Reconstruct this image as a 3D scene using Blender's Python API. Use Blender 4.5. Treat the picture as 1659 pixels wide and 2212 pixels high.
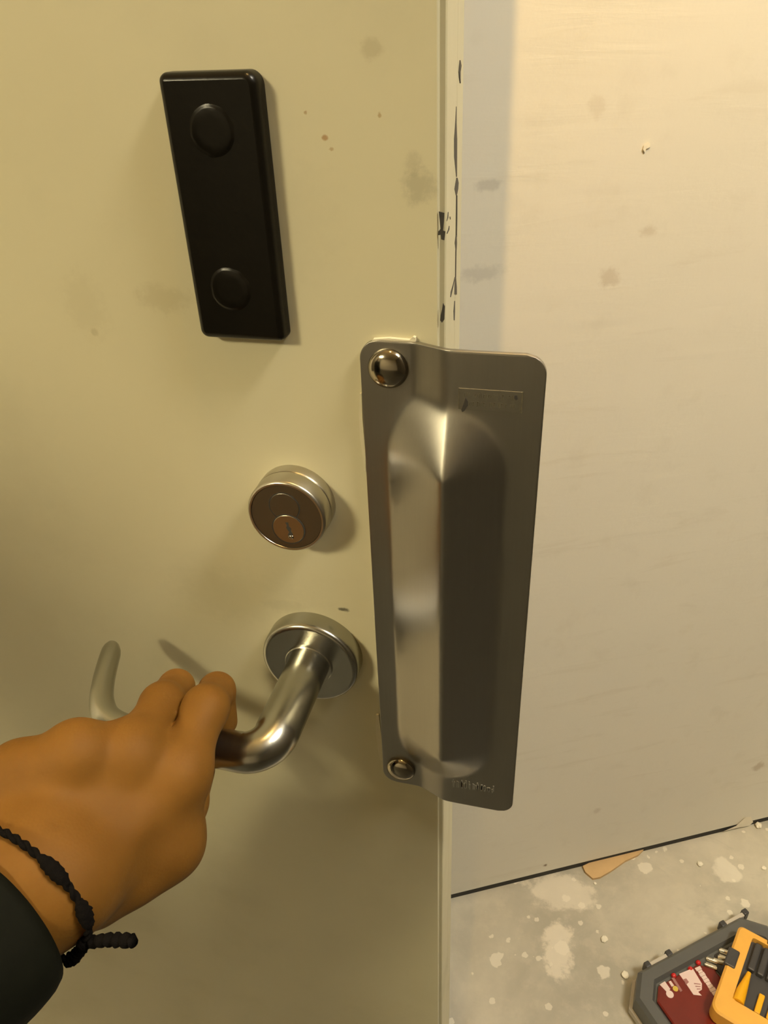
import bpy, bmesh, math, random
import numpy as np
from mathutils import Vector, Matrix, noise

for o in list(bpy.data.objects):
    bpy.data.objects.remove(o)
scene = bpy.context.scene
COL = scene.collection

# ------------------------------------------------------------------ camera
# world frame: door front face is the plane y = 0, its free edge is x = 0, floor z = 0
IMG_W, IMG_H, F_PX = 1659.0, 2212.0, 1690.0
CX, CY = IMG_W / 2, IMG_H / 2
CAM = np.array([0.0598, -0.33, 1.30])

def camera_axes():
    vd = (947 - CX, 3760 - CY)            # vanishing point of the verticals
    vhx = -7300.0                         # vanishing point of the door's horizontals
    down = np.array([vd[0], vd[1], F_PX]); down /= np.linalg.norm(down)
    yy = -(F_PX * F_PX + vd[0] * vhx) / vd[1]
    left = np.array([vhx, yy, F_PX]); left /= np.linalg.norm(left)
    X = -left; Z = -down; Y = np.cross(Z, X)
    return np.stack([X, Y, Z])
RC = camera_axes()

cam_data = bpy.data.cameras.new('camera')
cam_data.sensor_fit = 'VERTICAL'
cam_data.sensor_height = 36.0
cam_data.lens = F_PX / IMG_H * 36.0
cam_data.clip_start = 0.01
cam = bpy.data.objects.new('camera', cam_data)
COL.objects.link(cam)
m3 = np.stack([RC[:, 0], -RC[:, 1], -RC[:, 2]], axis=1)
M = Matrix([list(m3[0]) + [CAM[0]], list(m3[1]) + [CAM[1]], list(m3[2]) + [CAM[2]], [0, 0, 0, 1]])
cam.matrix_world = M
scene.camera = cam

# ------------------------------------------------------------------ world, exposure
world = bpy.data.worlds.new('world'); scene.world = world
world.use_nodes = True
world.node_tree.nodes['Background'].inputs[0].default_value = (0.9, 0.8, 0.6, 1)
world.node_tree.nodes['Background'].inputs[1].default_value = 0.0
scene.view_settings.view_transform = 'Standard'
scene.view_settings.look = 'None'
scene.view_settings.gamma = 1.0
scene.view_settings.use_curve_mapping = False
scene.view_settings.exposure = 0.0

# the room's lamps (built further down as fittings): position, size, strength
PANEL_POS, PANEL_SIZE, PANEL_STRENGTH, PANEL_COL = (-1.68, -2.30, 2.71), (0.6, 0.6), 120.0, (1.0, 0.87, 0.54)
BULB_POS, BULB_RADIUS, BULB_STRENGTH, BULB_COL = (0.0066, -0.08, 2.12), 0.0012, 67000.0, (1.0, 0.62, 0.20)
SIDE_POS, SIDE_SIZE, SIDE_STRENGTH, SIDE_COL = (1.10, -0.25, 2.71), (0.45, 0.45), 84.0, (1.0, 0.93, 0.76)
HALL_STRENGTH, HALL_COL = 6.0, (0.92, 0.94, 1.0)

# ------------------------------------------------------------------ helpers
def on_door(px, py, off=0.0):
    """pixel -> point on the plane standing off the door face by off"""
    r = RC @ np.array([px - CX, py - CY, F_PX])
    return CAM + r * ((-CAM[1] - off) / r[1])
def on_floor(px, py, z=0.0):
    r = RC @ np.array([px - CX, py - CY, F_PX])
    return CAM + r * ((CAM[2] - z) / -r[2])

def link(o, parent=None):
    COL.objects.link(o)
    if parent is not None:
        o.parent = parent
        o.matrix_parent_inverse = parent.matrix_world.inverted() if False else Matrix.Identity(4)
    return o
def tag(o, label=None, cat=None, group=None, kind=None):
    if label: o['label'] = label
    if cat: o['category'] = cat
    if group: o['group'] = group
    if kind: o['kind'] = kind
    return o
def obj(name, bm, mat, parent=None, smooth=False, origin=None):
    """one mesh object; geometry is given in world coordinates, origin moves the pivot"""
    me = bpy.data.meshes.new(name)
    if origin is not None:
        bmesh.ops.translate(bm, verts=bm.verts, vec=-Vector(origin))
    bm.normal_update()
    bm.to_mesh(me); bm.free()
    if smooth:
        me.polygons.foreach_set('use_smooth', [True] * len(me.polygons))
    me.materials.append(mat)
    o = bpy.data.objects.new(name, me)
    if origin is not None:
        o.location = origin
    return link(o, parent)
def empty(name, loc=(0, 0, 0), parent=None):
    o = bpy.data.objects.new(name, None); o.location = loc; o.empty_display_size = 0.05
    return link(o, parent)
def autosmooth(o, deg=35):
    me = o.data
    me.polygons.foreach_set('use_smooth', [True] * len(me.polygons))
    me.set_sharp_from_angle(angle=math.radians(deg))
    return o

def add_box(bm, a, b, bev=0.0, seg=2):
    a = Vector(a); b = Vector(b)
    r = bmesh.ops.create_cube(bm, size=1.0, matrix=Matrix.Translation((a + b) / 2) @ Matrix.Diagonal((*(b - a), 1)))
    if bev > 0:
        es = list({e for v in r['verts'] for e in v.link_edges})
        bmesh.ops.bevel(bm, geom=es, offset=bev, segments=seg, profile=0.5, affect='EDGES')
def add_obox(bm, c, ax, ay, size, bev=0.0, seg=2):
    """oriented box: centre, x axis, y axis (unit vectors)"""
    c = Vector(c); ax = Vector(ax).normalized(); ay = Vector(ay).normalized(); az = ax.cross(ay)
    mtx = Matrix((ax, ay, az)).transposed().to_4x4(); mtx.translation = c
    r = bmesh.ops.create_cube(bm, size=1.0, matrix=mtx @ Matrix.Diagonal((*size, 1)))
    if bev > 0:
        es = list({e for v in r['verts'] for e in v.link_edges})
        bmesh.ops.bevel(bm, geom=es, offset=bev, segments=seg, profile=0.5, affect='EDGES')
def add_prism(bm, pts, z0, z1):
    """polygon in xy extruded along z"""
    lo = [bm.verts.new((p[0], p[1], z0)) for p in pts]
    hi = [bm.verts.new((p[0], p[1], z1)) for p in pts]
    n = len(pts)
    bm.faces.new(lo[::-1]); bm.faces.new(hi)
    for i in range(n):
        bm.faces.new((lo[i], lo[(i + 1) % n], hi[(i + 1) % n], hi[i]))
    bmesh.ops.recalc_face_normals(bm, faces=bm.faces)
def add_plate_xz(bm, pts, y0, y1):
    """polygon given as (x, z), from y0 to y1"""
    a = [bm.verts.new((p[0], y0, p[1])) for p in pts]
    b = [bm.verts.new((p[0], y1, p[1])) for p in pts]
    n = len(pts)
    bm.faces.new(a); bm.faces.new(b[::-1])
    for i in range(n):
        bm.faces.new((a[i], b[i], b[(i + 1) % n], a[(i + 1) % n]))
    bmesh.ops.recalc_face_normals(bm, faces=bm.faces)
def add_lathe_y(bm, c, prof, n=64):
    """profile of (radius, stand-off from the door) revolved round the door normal at (x, z) = c"""
    rings = []
    for r, off in prof:
        if r < 1e-7:
            rings.append([bm.verts.new((c[0], -off, c[1]))])
        else:
            rings.append([bm.verts.new((c[0] + r * math.cos(2 * math.pi * i / n), -off, c[1] + r * math.sin(2 * math.pi * i / n))) for i in range(n)])
    for a, b in zip(rings[:-1], rings[1:]):
        for i in range(n):
            j = (i + 1) % n
            if len(a) == 1 and len(b) == 1: continue
            if len(a) == 1: bm.faces.new((a[0], b[j], b[i]))
            elif len(b) == 1: bm.faces.new((a[i], a[j], b[0]))
            else: bm.faces.new((a[i], a[j], b[j], b[i]))
    bmesh.ops.recalc_face_normals(bm, faces=bm.faces)
def catmull(pts, n=8):
    pts = [np.array(p, float) for p in pts]
    P = [2 * pts[0] - pts[1]] + pts + [2 * pts[-1] - pts[-2]]
    out = []
    for i in range(1, len(P) - 2):
        for k in range(n):
            t = k / n
            out.append(0.5 * ((2 * P[i]) + (-P[i - 1] + P[i + 1]) * t + (2 * P[i - 1] - 5 * P[i] + 4 * P[i + 1] - P[i + 2]) * t * t
                              + (-P[i - 1] + 3 * P[i] - 3 * P[i + 1] + P[i + 2]) * t ** 3))
    out.append(pts[-1])
    return out
def add_tube(bm, path, radii, n=24, flat=None, cap=True):
    """tube along a path; radii per point, flat = list of (ry, rz) multipliers with respect to the frame"""
    path = [Vector(p) for p in path]
    rings = []
    up = Vector((0, 0, 1))
    for i, p in enumerate(path):
        t = (path[min(i + 1, len(path) - 1)] - path[max(i - 1, 0)]).normalized()
        s = t.cross(up)
        if s.length < 1e-4: s = t.cross(Vector((0, 1, 0)))
        s.normalize(); u = s.cross(t).normalized()
        fy, fz = flat[i] if flat else (1, 1)
        r = radii[i] if hasattr(radii, '__len__') else radii
        rings.append([bm.verts.new(p + s * (r * fy * math.cos(2 * math.pi * k / n)) + u * (r * fz * math.sin(2 * math.pi * k / n))) for k in range(n)])
    for a, b in zip(rings[:-1], rings[1:]):
        for k in range(n):
            bm.faces.new((a[k], a[(k + 1) % n], b[(k + 1) % n], b[k]))
    if cap:
        bm.faces.new(rings[0][::-1]); bm.faces.new(rings[-1])
    bmesh.ops.recalc_face_normals(bm, faces=bm.faces)

# ------------------------------------------------------------------ materials
WA = np.array([-0.062, 0.449]); WD = np.array([0.8902, 0.4555])       # visible wall: foot line and direction
WN = np.array([WD[1], -WD[0]])                                        # points into the room
class NT:
    def __init__(self, name):
        self.m = bpy.data.materials.new(name); self.m.use_nodes = True
        self.t = self.m.node_tree; self.n = self.t.nodes; self.l = self.t.links
        self.b = self.n['Principled BSDF']
        self.co = self.n.new('ShaderNodeTexCoord').outputs['Object']
    def noise(self, scale, detail=4, rough=0.55, vec=None, dist=0.0):
        x = self.n.new('ShaderNodeTexNoise'); x.inputs['Scale'].default_value = scale
        x.inputs['Detail'].default_value = detail; x.inputs['Roughness'].default_value = rough
        x.inputs['Distortion'].default_value = dist
        self.l.new(vec or self.co, x.inputs['Vector']); return x.outputs['Fac']
    def mapping(self, scale=(1, 1, 1), loc=(0, 0, 0), rot=(0, 0, 0)):
        x = self.n.new('ShaderNodeMapping'); x.inputs['Scale'].default_value = scale
        x.inputs['Location'].default_value = loc; x.inputs['Rotation'].default_value = rot
        self.l.new(self.co, x.inputs['Vector']); return x.outputs['Vector']
    def ramp(self, fac, stops):
        x = self.n.new('ShaderNodeValToRGB'); e = x.color_ramp.elements
        while len(e) < len(stops): e.new(0.5)
        for s, (p, c) in zip(e, stops):
            s.position = p; s.color = (*c, 1) if len(c) == 3 else c
        self.l.new(fac, x.inputs['Fac']); return x.outputs['Color']
    def step(self, fac, a, b, lo=0.0, hi=1.0):
        x = self.n.new('ShaderNodeMapRange'); x.interpolation_type = 'SMOOTHSTEP'
        for k, v in zip(('From Min', 'From Max', 'To Min', 'To Max'), (a, b, lo, hi)): x.inputs[k].default_value = v
        self.l.new(fac, x.inputs['Value']); return x.outputs['Result']
    def math(self, op, a, b=None):
        x = self.n.new('ShaderNodeMath'); x.operation = op
        for i, v in enumerate((a, b)):
            if v is None: continue
            if isinstance(v, (int, float)): x.inputs[i].default_value = v
            else: self.l.new(v, x.inputs[i])
        return x.outputs[0]
    def mix(self, fac, a, b):
        x = self.n.new('ShaderNodeMix'); x.data_type = 'RGBA'
        for s, v in (('Factor', fac), ('A', a), ('B', b)):
            k = [i for i in x.inputs if i.name == s and i.enabled and (s == 'Factor' or i.type == 'RGBA')][0]
            if isinstance(v, (int, float)): k.default_value = v
            elif isinstance(v, tuple): k.default_value = (*v, 1)
            else: self.l.new(v, k)
        return [o for o in x.outputs if o.type == 'RGBA'][0]
    def blob(self, c, r, stretch=(1, 1, 1), wob=0.5, wscale=60, soft=0.5):
        """a stain of irregular outline at point c (object space), radius r"""
        mp = self.n.new('ShaderNodeVectorMath'); mp.operation = 'SUBTRACT'
        self.l.new(self.co, mp.inputs[0]); mp.inputs[1].default_value = c
        sc = self.n.new('ShaderNodeVectorMath'); sc.operation = 'MULTIPLY'
        self.l.new(mp.outputs[0], sc.inputs[0]); sc.inputs[1].default_value = tuple(1 / (r * s) for s in stretch)
        ln = self.n.new('ShaderNodeVectorMath'); ln.operation = 'LENGTH'
        self.l.new(sc.outputs[0], ln.inputs[0])
        d = self.math('ADD', ln.outputs['Value'], self.math('MULTIPLY', self.math('SUBTRACT', self.noise(wscale, 5, 0.65), 0.5), wob * 4))
        return self.step(d, 1.0 - soft, 1.0 + soft * 0.4, 1.0, 0.0)
    def bump(self, h, strength=0.2, dist=0.001):
        x = self.n.new('ShaderNodeBump'); x.inputs['Strength'].default_value = strength; x.inputs['Distance'].default_value = dist
        self.l.new(h, x.inputs['Height']); self.l.new(x.outputs['Normal'], self.b.inputs['Normal'])
    def set(self, color=None, rough=None, metal=None, spec=None, coat=None):
        for k, v in (('Base Color', color), ('Roughness', rough), ('Metallic', metal), ('Specular IOR Level', spec), ('Coat Weight', coat)):
            if v is None: continue
            if isinstance(v, (int, float)): self.b.inputs[k].default_value = v
            elif isinstance(v, tuple): self.b.inputs[k].default_value = (*v, 1)
            else: self.l.new(v, self.b.inputs[k])
        return self.m

def mat_plain(name, color, rough=0.5, metal=0.0, spec=0.5, var=0.12, scale=40, bump=0.0, coat=None):
    t = NT(name)
    n = t.noise(scale, 4)
    c = t.mix(n, tuple(x * (1 - var) for x in color), tuple(min(1, x * (1 + var)) for x in color))
    t.set(c, rough, metal, spec, coat)
    if bump: t.bump(t.noise(scale * 4, 3), bump, 0.0005)
    return t.m

def mat_door():
    t = NT('door_paint')
    big = t.noise(2.2, 3); mid = t.noise(14, 5)
    c = t.mix(big, (0.545, 0.50, 0.335), (0.60, 0.555, 0.385))
    c = t.mix(t.math('MULTIPLY', t.step(mid, 0.5, 0.75), 0.22), c, (0.42, 0.385, 0.26))
    # smudges and scuffs seen on the paint
    for (px, py, r, st, k, col) in (
        (905, 400, 0.0075, (1, 1, 1.0), 0.42, (0.26, 0.24, 0.17)), (890, 355, 0.004, (1, 1, 1.2), 0.3, (0.28, 0.25, 0.17)),
        (802, 105, 0.0035, (1.6, 1, 1), 0.35, (0.30, 0.25, 0.15)), (702, 297, 0.0013, (1, 1, 1), 0.9, (0.36, 0.22, 0.10)),
        (660, 243, 0.0008, (1, 1, 1), 0.8, (0.36, 0.24, 0.12)), (820, 248, 0.0008, (1, 1, 1.4), 0.8, (0.36, 0.25, 0.12)),
        (716, 322, 0.0008, (1.4, 1, 1), 0.7, (0.36, 0.24, 0.12)), (350, 645, 0.009, (1.7, 1, 0.8), 0.3, (0.36, 0.31, 0.19)),
        (205, 718, 0.0022, (1, 1, 1), 0.4, (0.33, 0.28, 0.17)), (185, 660, 0.012, (1, 1, 1.5), 0.15, (0.36, 0.31, 0.19)),
        (742, 1317, 0.0022, (1.6, 1, 0.7), 0.9, (0.10, 0.09, 0.06)), (620, 1310, 0.010, (1.5, 1, 0.5), 0.2, (0.34, 0.31, 0.2)),
        (600, 480, 0.03, (1, 1, 1), 0.10, (0.4, 0.36, 0.24)), (520, 1290, 0.03, (1.6, 1, 0.7), 0.12, (0.36, 0.34, 0.22))):
        p = on_door(px, py)
        b = t.blob((p[0], 0.0, p[2]), r, st, 0.5, 0.55 / r if r < 0.004 else 160, 0.6)
        c = t.mix(t.math('MULTIPLY', b, k), c, col)
    t.set(c, t.step(mid, 0.3, 0.8, 0.42, 0.55), 0.0, 0.4)
    t.bump(t.noise(220, 3), 0.10, 0.0006)
    return t.m
def mat_wall():
    t = NT('wall_paint')
    n1 = t.noise(3.0, 4); n2 = t.noise(22, 5)
    c = t.mix(n1, (0.70, 0.665, 0.575), (0.76, 0.725, 0.63))
    c = t.mix(t.math('MULTIPLY', t.step(n2, 0.55, 0.75), 0.16), c, (0.52, 0.47, 0.37))
    # trowel ridges and faint grey smudges
    st = t.noise(5.0, 5, 0.6, t.mapping((1.2, 1.2, 9.0)), 0.6)
    c = t.mix(t.math('MULTIPLY', t.step(st, 0.58, 0.70), 0.14), c, (0.50, 0.44, 0.33))
    for (px, py, r, sv, k, col) in ((1055, 400, 0.010, (1.5, 1.5, .6), .4, (.40, .38, .34)), (1040, 590, 0.018, (1.3, 1.3, .5), .35, (.42, .40, .36)), (1315, 600, 0.012, (1, 1, 1), .35, (.42, .33, .22)),
                                    (1402, 500, 0.010, (1, 1, .6), .3, (.42, .33, .22)), (1640, 1655, 0.012, (1, 1, 1), .45, (.36, .27, .17)), (1178, 1869, 0.004, (1, 1, 1), .9, (.22, .16, .10)),
                                    (1290, 1752, 0.008, (1, 1, 1), .3, (.40, .33, .26)), (1290, 230, 0.010, (1, 1, 1), .2, (.45, .36, .25))):
        rr = RC @ np.array([px - CX, py - CY, F_PX]); a3 = np.array([WA[0], WA[1], 0.0]); n3 = np.array([WN[0], WN[1], 0.0])
        q = CAM + rr * (((a3 - CAM) @ n3) / (rr @ n3))
        b = t.blob(tuple(q), r, sv, 0.5, 90 if r > .006 else 200, 0.6)
        c = t.mix(t.math('MULTIPLY', b, k), c, col)
    t.set(c, 0.62, 0.0, 0.25)
    t.bump(t.math('ADD', t.math('MULTIPLY', st, 1.4), t.math('MULTIPLY', t.noise(90, 3), 0.35)), 0.22, 0.002)
    return t
def mat_floor():
    t = NT('floor_concrete')
    n1 = t.noise(4.5, 6, 0.6, None, 0.4); n2 = t.noise(30, 6, 0.65); n3 = t.noise(9, 5, 0.6, None, 1.0)
    c = t.mix(t.step(n1, 0.35, 0.68), (0.40, 0.37, 0.295), (0.57, 0.525, 0.42))
    c = t.mix(t.math('MULTIPLY', t.step(n2, 0.45, 0.7), 0.35), c, (0.63, 0.57, 0.45))
    c = t.mix(t.math('MULTIPLY', t.step(n3, 0.56, 0.70), 0.5), c, (0.37, 0.345, 0.28))
    # dried plaster and paint drips
    for sc, a, b, k, r0 in ((12, 0.10, 0.16, 0.7, 0.62), (30, 0.10, 0.17, 0.8, 0.74), (70, 0.10, 0.2, 0.8, 0.80)):
        v = t.n.new('ShaderNodeTexVoronoi'); v.inputs['Scale'].default_value = sc; v.inputs['Randomness'].default_value = 1.0
        w = t.n.new('ShaderNodeVectorMath'); w.operation = 'ADD'
        nz = t.n.new('ShaderNodeTexNoise'); nz.inputs['Scale'].default_value = sc * 3.0; nz.inputs['Detail'].default_value = 3
        s = t.n.new('ShaderNodeVectorMath'); s.operation = 'SCALE'; s.inputs['Scale'].default_value = 0.35 / sc
        t.l.new(t.co, nz.inputs['Vector']); t.l.new(nz.outputs['Color'], s.inputs[0])
        t.l.new(t.co, w.inputs[0]); t.l.new(s.outputs[0], w.inputs[1]); t.l.new(w.outputs[0], v.inputs['Vector'])
        pick = t.n.new('ShaderNodeSeparateColor'); t.l.new(v.outputs['Color'], pick.inputs[0])
        rad = t.math('MULTIPLY', t.step(pick.outputs[0], r0, 1.0), 0.42)
        dd = t.math('SUBTRACT', v.outputs['Distance'], rad)
        c = t.mix(t.math('MULTIPLY', t.step(dd, -0.06, 0.0, 1.0, 0.0), k * 0.8), c, (0.80, 0.745, 0.62))
    p = on_floor(1205, 2050)
    b = t.blob((p[0], p[1], 0), 0.045, (0.55, 1.1, 1), 0.5, 45, 0.35)
    c = t.mix(t.math('MULTIPLY', b, 0.75), c, (0.78, 0.71, 0.58))
    p = on_floor(1210, 1925)
    b = t.blob((p[0], p[1], 0), 0.05, (1.3, 0.7, 1), 0.5, 40, 0.35)
    c = t.mix(t.math('MULTIPLY', b, 0.6), c, (0.78, 0.71, 0.58))
    # unseen floor coloured dark to dim bounce and steel reflections; bare concrete near wall
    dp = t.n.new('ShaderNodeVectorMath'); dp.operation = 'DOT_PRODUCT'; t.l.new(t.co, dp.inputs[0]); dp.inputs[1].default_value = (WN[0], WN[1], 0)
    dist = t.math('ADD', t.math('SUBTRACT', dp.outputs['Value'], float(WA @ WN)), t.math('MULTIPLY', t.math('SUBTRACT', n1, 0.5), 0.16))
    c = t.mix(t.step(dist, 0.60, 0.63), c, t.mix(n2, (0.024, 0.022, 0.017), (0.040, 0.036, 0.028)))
    t.set(c, t.step(n3, 0.3, 0.7, 0.38, 0.6), 0.0, 0.45)
    t.bump(n2, 0.25, 0.002)
    return t.m
def mat_steel(name, color, rough, brush=(1, 1, 1), amount=0.10, bump=0.0, stain=0.0):
    t = NT(name)
    g = t.noise(900, 2, 0.5, t.mapping(brush)) if amount > 0.05 else t.noise(25, 2)
    s = t.noise(18, 5, 0.6)
    c = t.mix(g, tuple(x * 0.92 for x in color), color)
    c = t.mix(t.math('MULTIPLY', t.step(s, 0.5, 0.72), stain), c, tuple(x * 0.72 for x in color))
    t.set(c, t.math('ADD', t.math('MULTIPLY', g, amount), rough - amount / 2), 1.0)
    if bump: t.bump(g, bump, 0.0002)
    return t.m
def mat_skin():
    t = NT('skin')
    n1 = t.noise(24, 4); n2 = t.noise(110, 4, 0.6)
    c = t.mix(t.step(n1, 0.3, 0.7), (0.155, 0.069, 0.010), (0.19, 0.086, 0.014))
    c = t.mix(t.math('MULTIPLY', t.step(n2, 0.5, 0.75), 0.18), c, (0.13, 0.056, 0.007))
    t.set(c, 0.66, 0.0, 0.18)
    t.b.inputs['Subsurface Weight'].default_value = 0.12
    t.b.inputs['Subsurface Radius'].default_value = (0.006, 0.0025, 0.0012)
    t.b.inputs['Subsurface Scale'].default_value = 0.6
    v = t.n.new('ShaderNodeTexVoronoi'); v.inputs['Scale'].default_value = 700; t.l.new(t.co, v.inputs['Vector'])
    t.bump(t.math('ADD', v.outputs['Distance'], n2), 0.12, 0.0006)
    return t.m
def mat_emit(name, col, strength):
    t = NT(name)
    t.b.inputs['Base Color'].default_value = (0.8, 0.8, 0.8, 1)
    t.b.inputs['Emission Color'].default_value = (*col, 1)
    t.b.inputs['Emission Strength'].default_value = strength
    return t.m

M_DOOR = mat_door()
_w = mat_wall(); M_WALL = _w.m
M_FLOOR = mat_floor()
M_DARKWALL = mat_plain('dull_block_wall', (0.13, 0.115, 0.085), 0.8, var=0.25, scale=6)  # dark grey-brown block wall, the same tone all over
M_CEIL = mat_plain('ceiling_paint', (0.62, 0.58, 0.48), 0.8, var=0.06, scale=5)
M_DARK = mat_plain('dark_gap', (0.035, 0.032, 0.026), 0.9)
M_CHIP = mat_plain('bare_dark_metal', (0.045, 0.04, 0.035), 0.55, 0.2, var=0.3, scale=300)
M_FLAKE = mat_plain('cream_paint_flake', (0.60, 0.55, 0.40), 0.5, var=0.1, scale=200)
M_GUARD = mat_steel('brushed_stainless', (0.39, 0.37, 0.33), 0.34, (1, 1, 0.03), 0.052, stain=0.15)
M_LEVER = mat_steel('satin_chrome', (0.44, 0.43, 0.38), 0.25, (1, 1, 1), 0.03)
M_CYL = mat_steel('satin_cylinder', (0.52, 0.49, 0.42), 0.30, (1, 1, 1), 0.03)
M_CYLFACE = mat_steel('bronzed_cylinder_face', (0.22, 0.20, 0.165), 0.38, (1, 1, 1), 0.03)
M_PLUG = mat_steel('nickel_plug', (0.42, 0.36, 0.27), 0.32, (1, 1, 1), 0.03)
M_BOLT = mat_steel('polished_bolt', (0.36, 0.32, 0.25), 0.14, (1, 1, 1), 0.02)
M_BLACK = mat_plain('black_gloss_paint', (0.005, 0.004, 0.0025), 0.28, 0.0, 0.2, var=0.3, scale=90, bump=0.12)
M_SKIN = mat_skin()
M_SLEEVE = mat_plain('dark_jacket', (0.006, 0.0065, 0.004), 0.75, 0.0, 0.08, var=0.35, scale=70, bump=0.25)
M_CORD = mat_plain('black_cord', (0.005, 0.004, 0.0035), 0.9, 0.0, 0.08, var=0.5, scale=400, bump=0.8)

# ------------------------------------------------------------------ the room
CEIL = 2.75
def wl(s, d=0.0):
    """point of the wall line: s along it, d out into the room"""
    return WA + WD * s + WN * d
HINGE_S, STRIKE_S = -1.0, -0.060       # the doorway in that wall, between these marks
X0, X1, Y0 = -2.4, 1.6, -4.0
def s_at_x(x, d=0.0): return (x - WA[0] - WN[0] * d) / WD[0]
def corner(x, d): return tuple(wl(s_at_x(x, d), d))
sL, sR = s_at_x(X0), s_at_x(X1)

def wall_box(bm, s0, s1, d0, d1, z0, z1):
    add_prism(bm, [wl(s0, d0), wl(s1, d0), wl(s1, d1), wl(s0, d1)], z0, z1)

HALL = 1.3
bm = bmesh.new()
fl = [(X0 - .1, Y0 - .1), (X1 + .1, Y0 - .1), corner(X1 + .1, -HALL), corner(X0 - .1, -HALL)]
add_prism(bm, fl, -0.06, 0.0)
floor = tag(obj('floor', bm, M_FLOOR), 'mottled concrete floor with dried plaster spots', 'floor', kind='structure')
bm = bmesh.new(); add_prism(bm, fl, CEIL, CEIL + 0.05)
tag(obj('ceiling', bm, M_CEIL), 'low cream ceiling over the room', 'ceiling', kind='structure')

# wall with the doorway: boards stop a finger's breadth above the concrete, dark sill plate set back behind
GAP = 0.014
bm = bmesh.new()
wall_box(bm, sL, HINGE_S, 0, -0.10, GAP, CEIL)
wall_box(bm, STRIKE_S + 0.0, sR, 0, -0.10, GAP, CEIL)
wall_box(bm, HINGE_S, STRIKE_S, 0, -0.10, 2.07, CEIL)
wall_right = tag(obj('wall_right', bm, M_WALL), 'cream painted plasterboard wall beyond the door edge', 'wall', kind='structure')
bm = bmesh.new()
wall_box(bm, sL, HINGE_S, -0.0015, -0.09, 0, GAP)
wall_box(bm, STRIKE_S, sR, -0.0015, -0.09, 0, GAP)
obj('sill_plate', bm, M_DARK, wall_right)
# jamb lining of the doorway
bm = bmesh.new()
for s0, s1 in ((HINGE_S, HINGE_S + 0.02), (STRIKE_S - 0.02, STRIKE_S)):
    wall_box(bm, s0, s1, -0.004, -0.12, 0, 2.07)
wall_box(bm, HINGE_S + 0.02, STRIKE_S - 0.02, -0.004, -0.12, 2.05, 2.07)
tag(obj('trim_1', bm, M_DOOR), 'cream steel lining of the doorway behind the door', 'door frame', kind='structure')
# other walls
bm = bmesh.new(); add_box(bm, (X0 - .1, Y0 - .1, 0), (X1 + .1, Y0, CEIL))
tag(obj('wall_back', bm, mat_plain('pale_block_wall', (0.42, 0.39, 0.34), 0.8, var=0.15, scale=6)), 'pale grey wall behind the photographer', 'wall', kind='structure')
bm = bmesh.new(); add_prism(bm, [(X0 - .1, Y0), (X0, Y0), corner(X0, -HALL), corner(X0 - .1, -HALL)], 0, CEIL)
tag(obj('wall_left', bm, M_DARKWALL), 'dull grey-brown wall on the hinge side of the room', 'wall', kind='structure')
bm = bmesh.new(); add_prism(bm, [(X1, Y0), (X1 + .1, Y0), corner(X1 + .1, -HALL), corner(X1, -HALL)], 0, CEIL)
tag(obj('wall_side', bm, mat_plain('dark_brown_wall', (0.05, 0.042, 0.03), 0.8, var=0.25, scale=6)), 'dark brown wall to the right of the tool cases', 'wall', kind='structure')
bm = bmesh.new(); wall_box(bm, sL - .15, sR + .15, -HALL, -HALL - 0.1, 0, CEIL)
tag(obj('wall_hall', bm, M_WALL), 'cream wall of the passage behind the doorway', 'wall', kind='structure')

# lamps
def panel_lamp(name, pos, size, col, strength, label):
    e = tag(empty(name, (pos[0], pos[1], CEIL)), label, 'ceiling light')
    x, y, z = pos; a, b = size[0] / 2, size[1] / 2
    t = 0.02
    bm = bmesh.new()
    add_box(bm, (x - a - t, y - b - t, z - .005), (x + a + t, y - b, CEIL)); add_box(bm, (x - a - t, y + b, z - .005), (x + a + t, y + b + t, CEIL))
    add_box(bm, (x - a - t, y - b, z - .005), (x - a, y + b, CEIL)); add_box(bm, (x + a, y - b, z - .005), (x + a + t, y + b, CEIL))
    bmesh.ops.translate(bm, verts=bm.verts, vec=(-x, -y, -CEIL))
    obj('frame', bm, mat_plain(name + '_frame', (0.6, 0.6, 0.58), 0.4), e)
    bm = bmesh.new(); add_box(bm, (x - a, y - b, z), (x + a, y + b, z + 0.01)); bmesh.ops.translate(bm, verts=bm.verts, vec=(-x, -y, -CEIL))
    obj('diffuser', bm, mat_emit(name + '_glow', col, strength), e)
panel_lamp('ceiling_panel_light', PANEL_POS, PANEL_SIZE, PANEL_COL, PANEL_STRENGTH, 'warm rectangular ceiling light over the room')
panel_lamp('side_panel_light', SIDE_POS, SIDE_SIZE, SIDE_COL, SIDE_STRENGTH, 'pale square ceiling light above the tool cases')
hp = wl(-0.35, -0.75)
panel_lamp('hall_light', (hp[0], hp[1], 2.72), (0.5, 0.4), HALL_COL, HALL_STRENGTH, 'cool square ceiling light in the passage behind the door')
e = tag(empty('pendant_bulb', (BULB_POS[0], BULB_POS[1], CEIL)), 'bare halogen capsule hanging on a cord above the door edge', 'lamp')
bz = BULB_POS[2] - CEIL
bm = bmesh.new(); add_tube(bm, [(0, 0, bz - .015), (0, 0, bz + .015)], BULB_RADIUS, 12)
obj('filament', bm, mat_emit('filament_glow', BULB_COL, BULB_STRENGTH), e, True)
bm = bmesh.new(); add_tube(bm, [(0, 0, bz + .015), (0, 0, bz + .065)], 0.014, 16)
obj('socket', bm, M_DARK, e)
bm = bmesh.new(); add_tube(bm, [(0, 0, bz + .065), (0, 0, 0)], 0.004, 8); obj('cord', bm, M_DARK, e)

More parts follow.
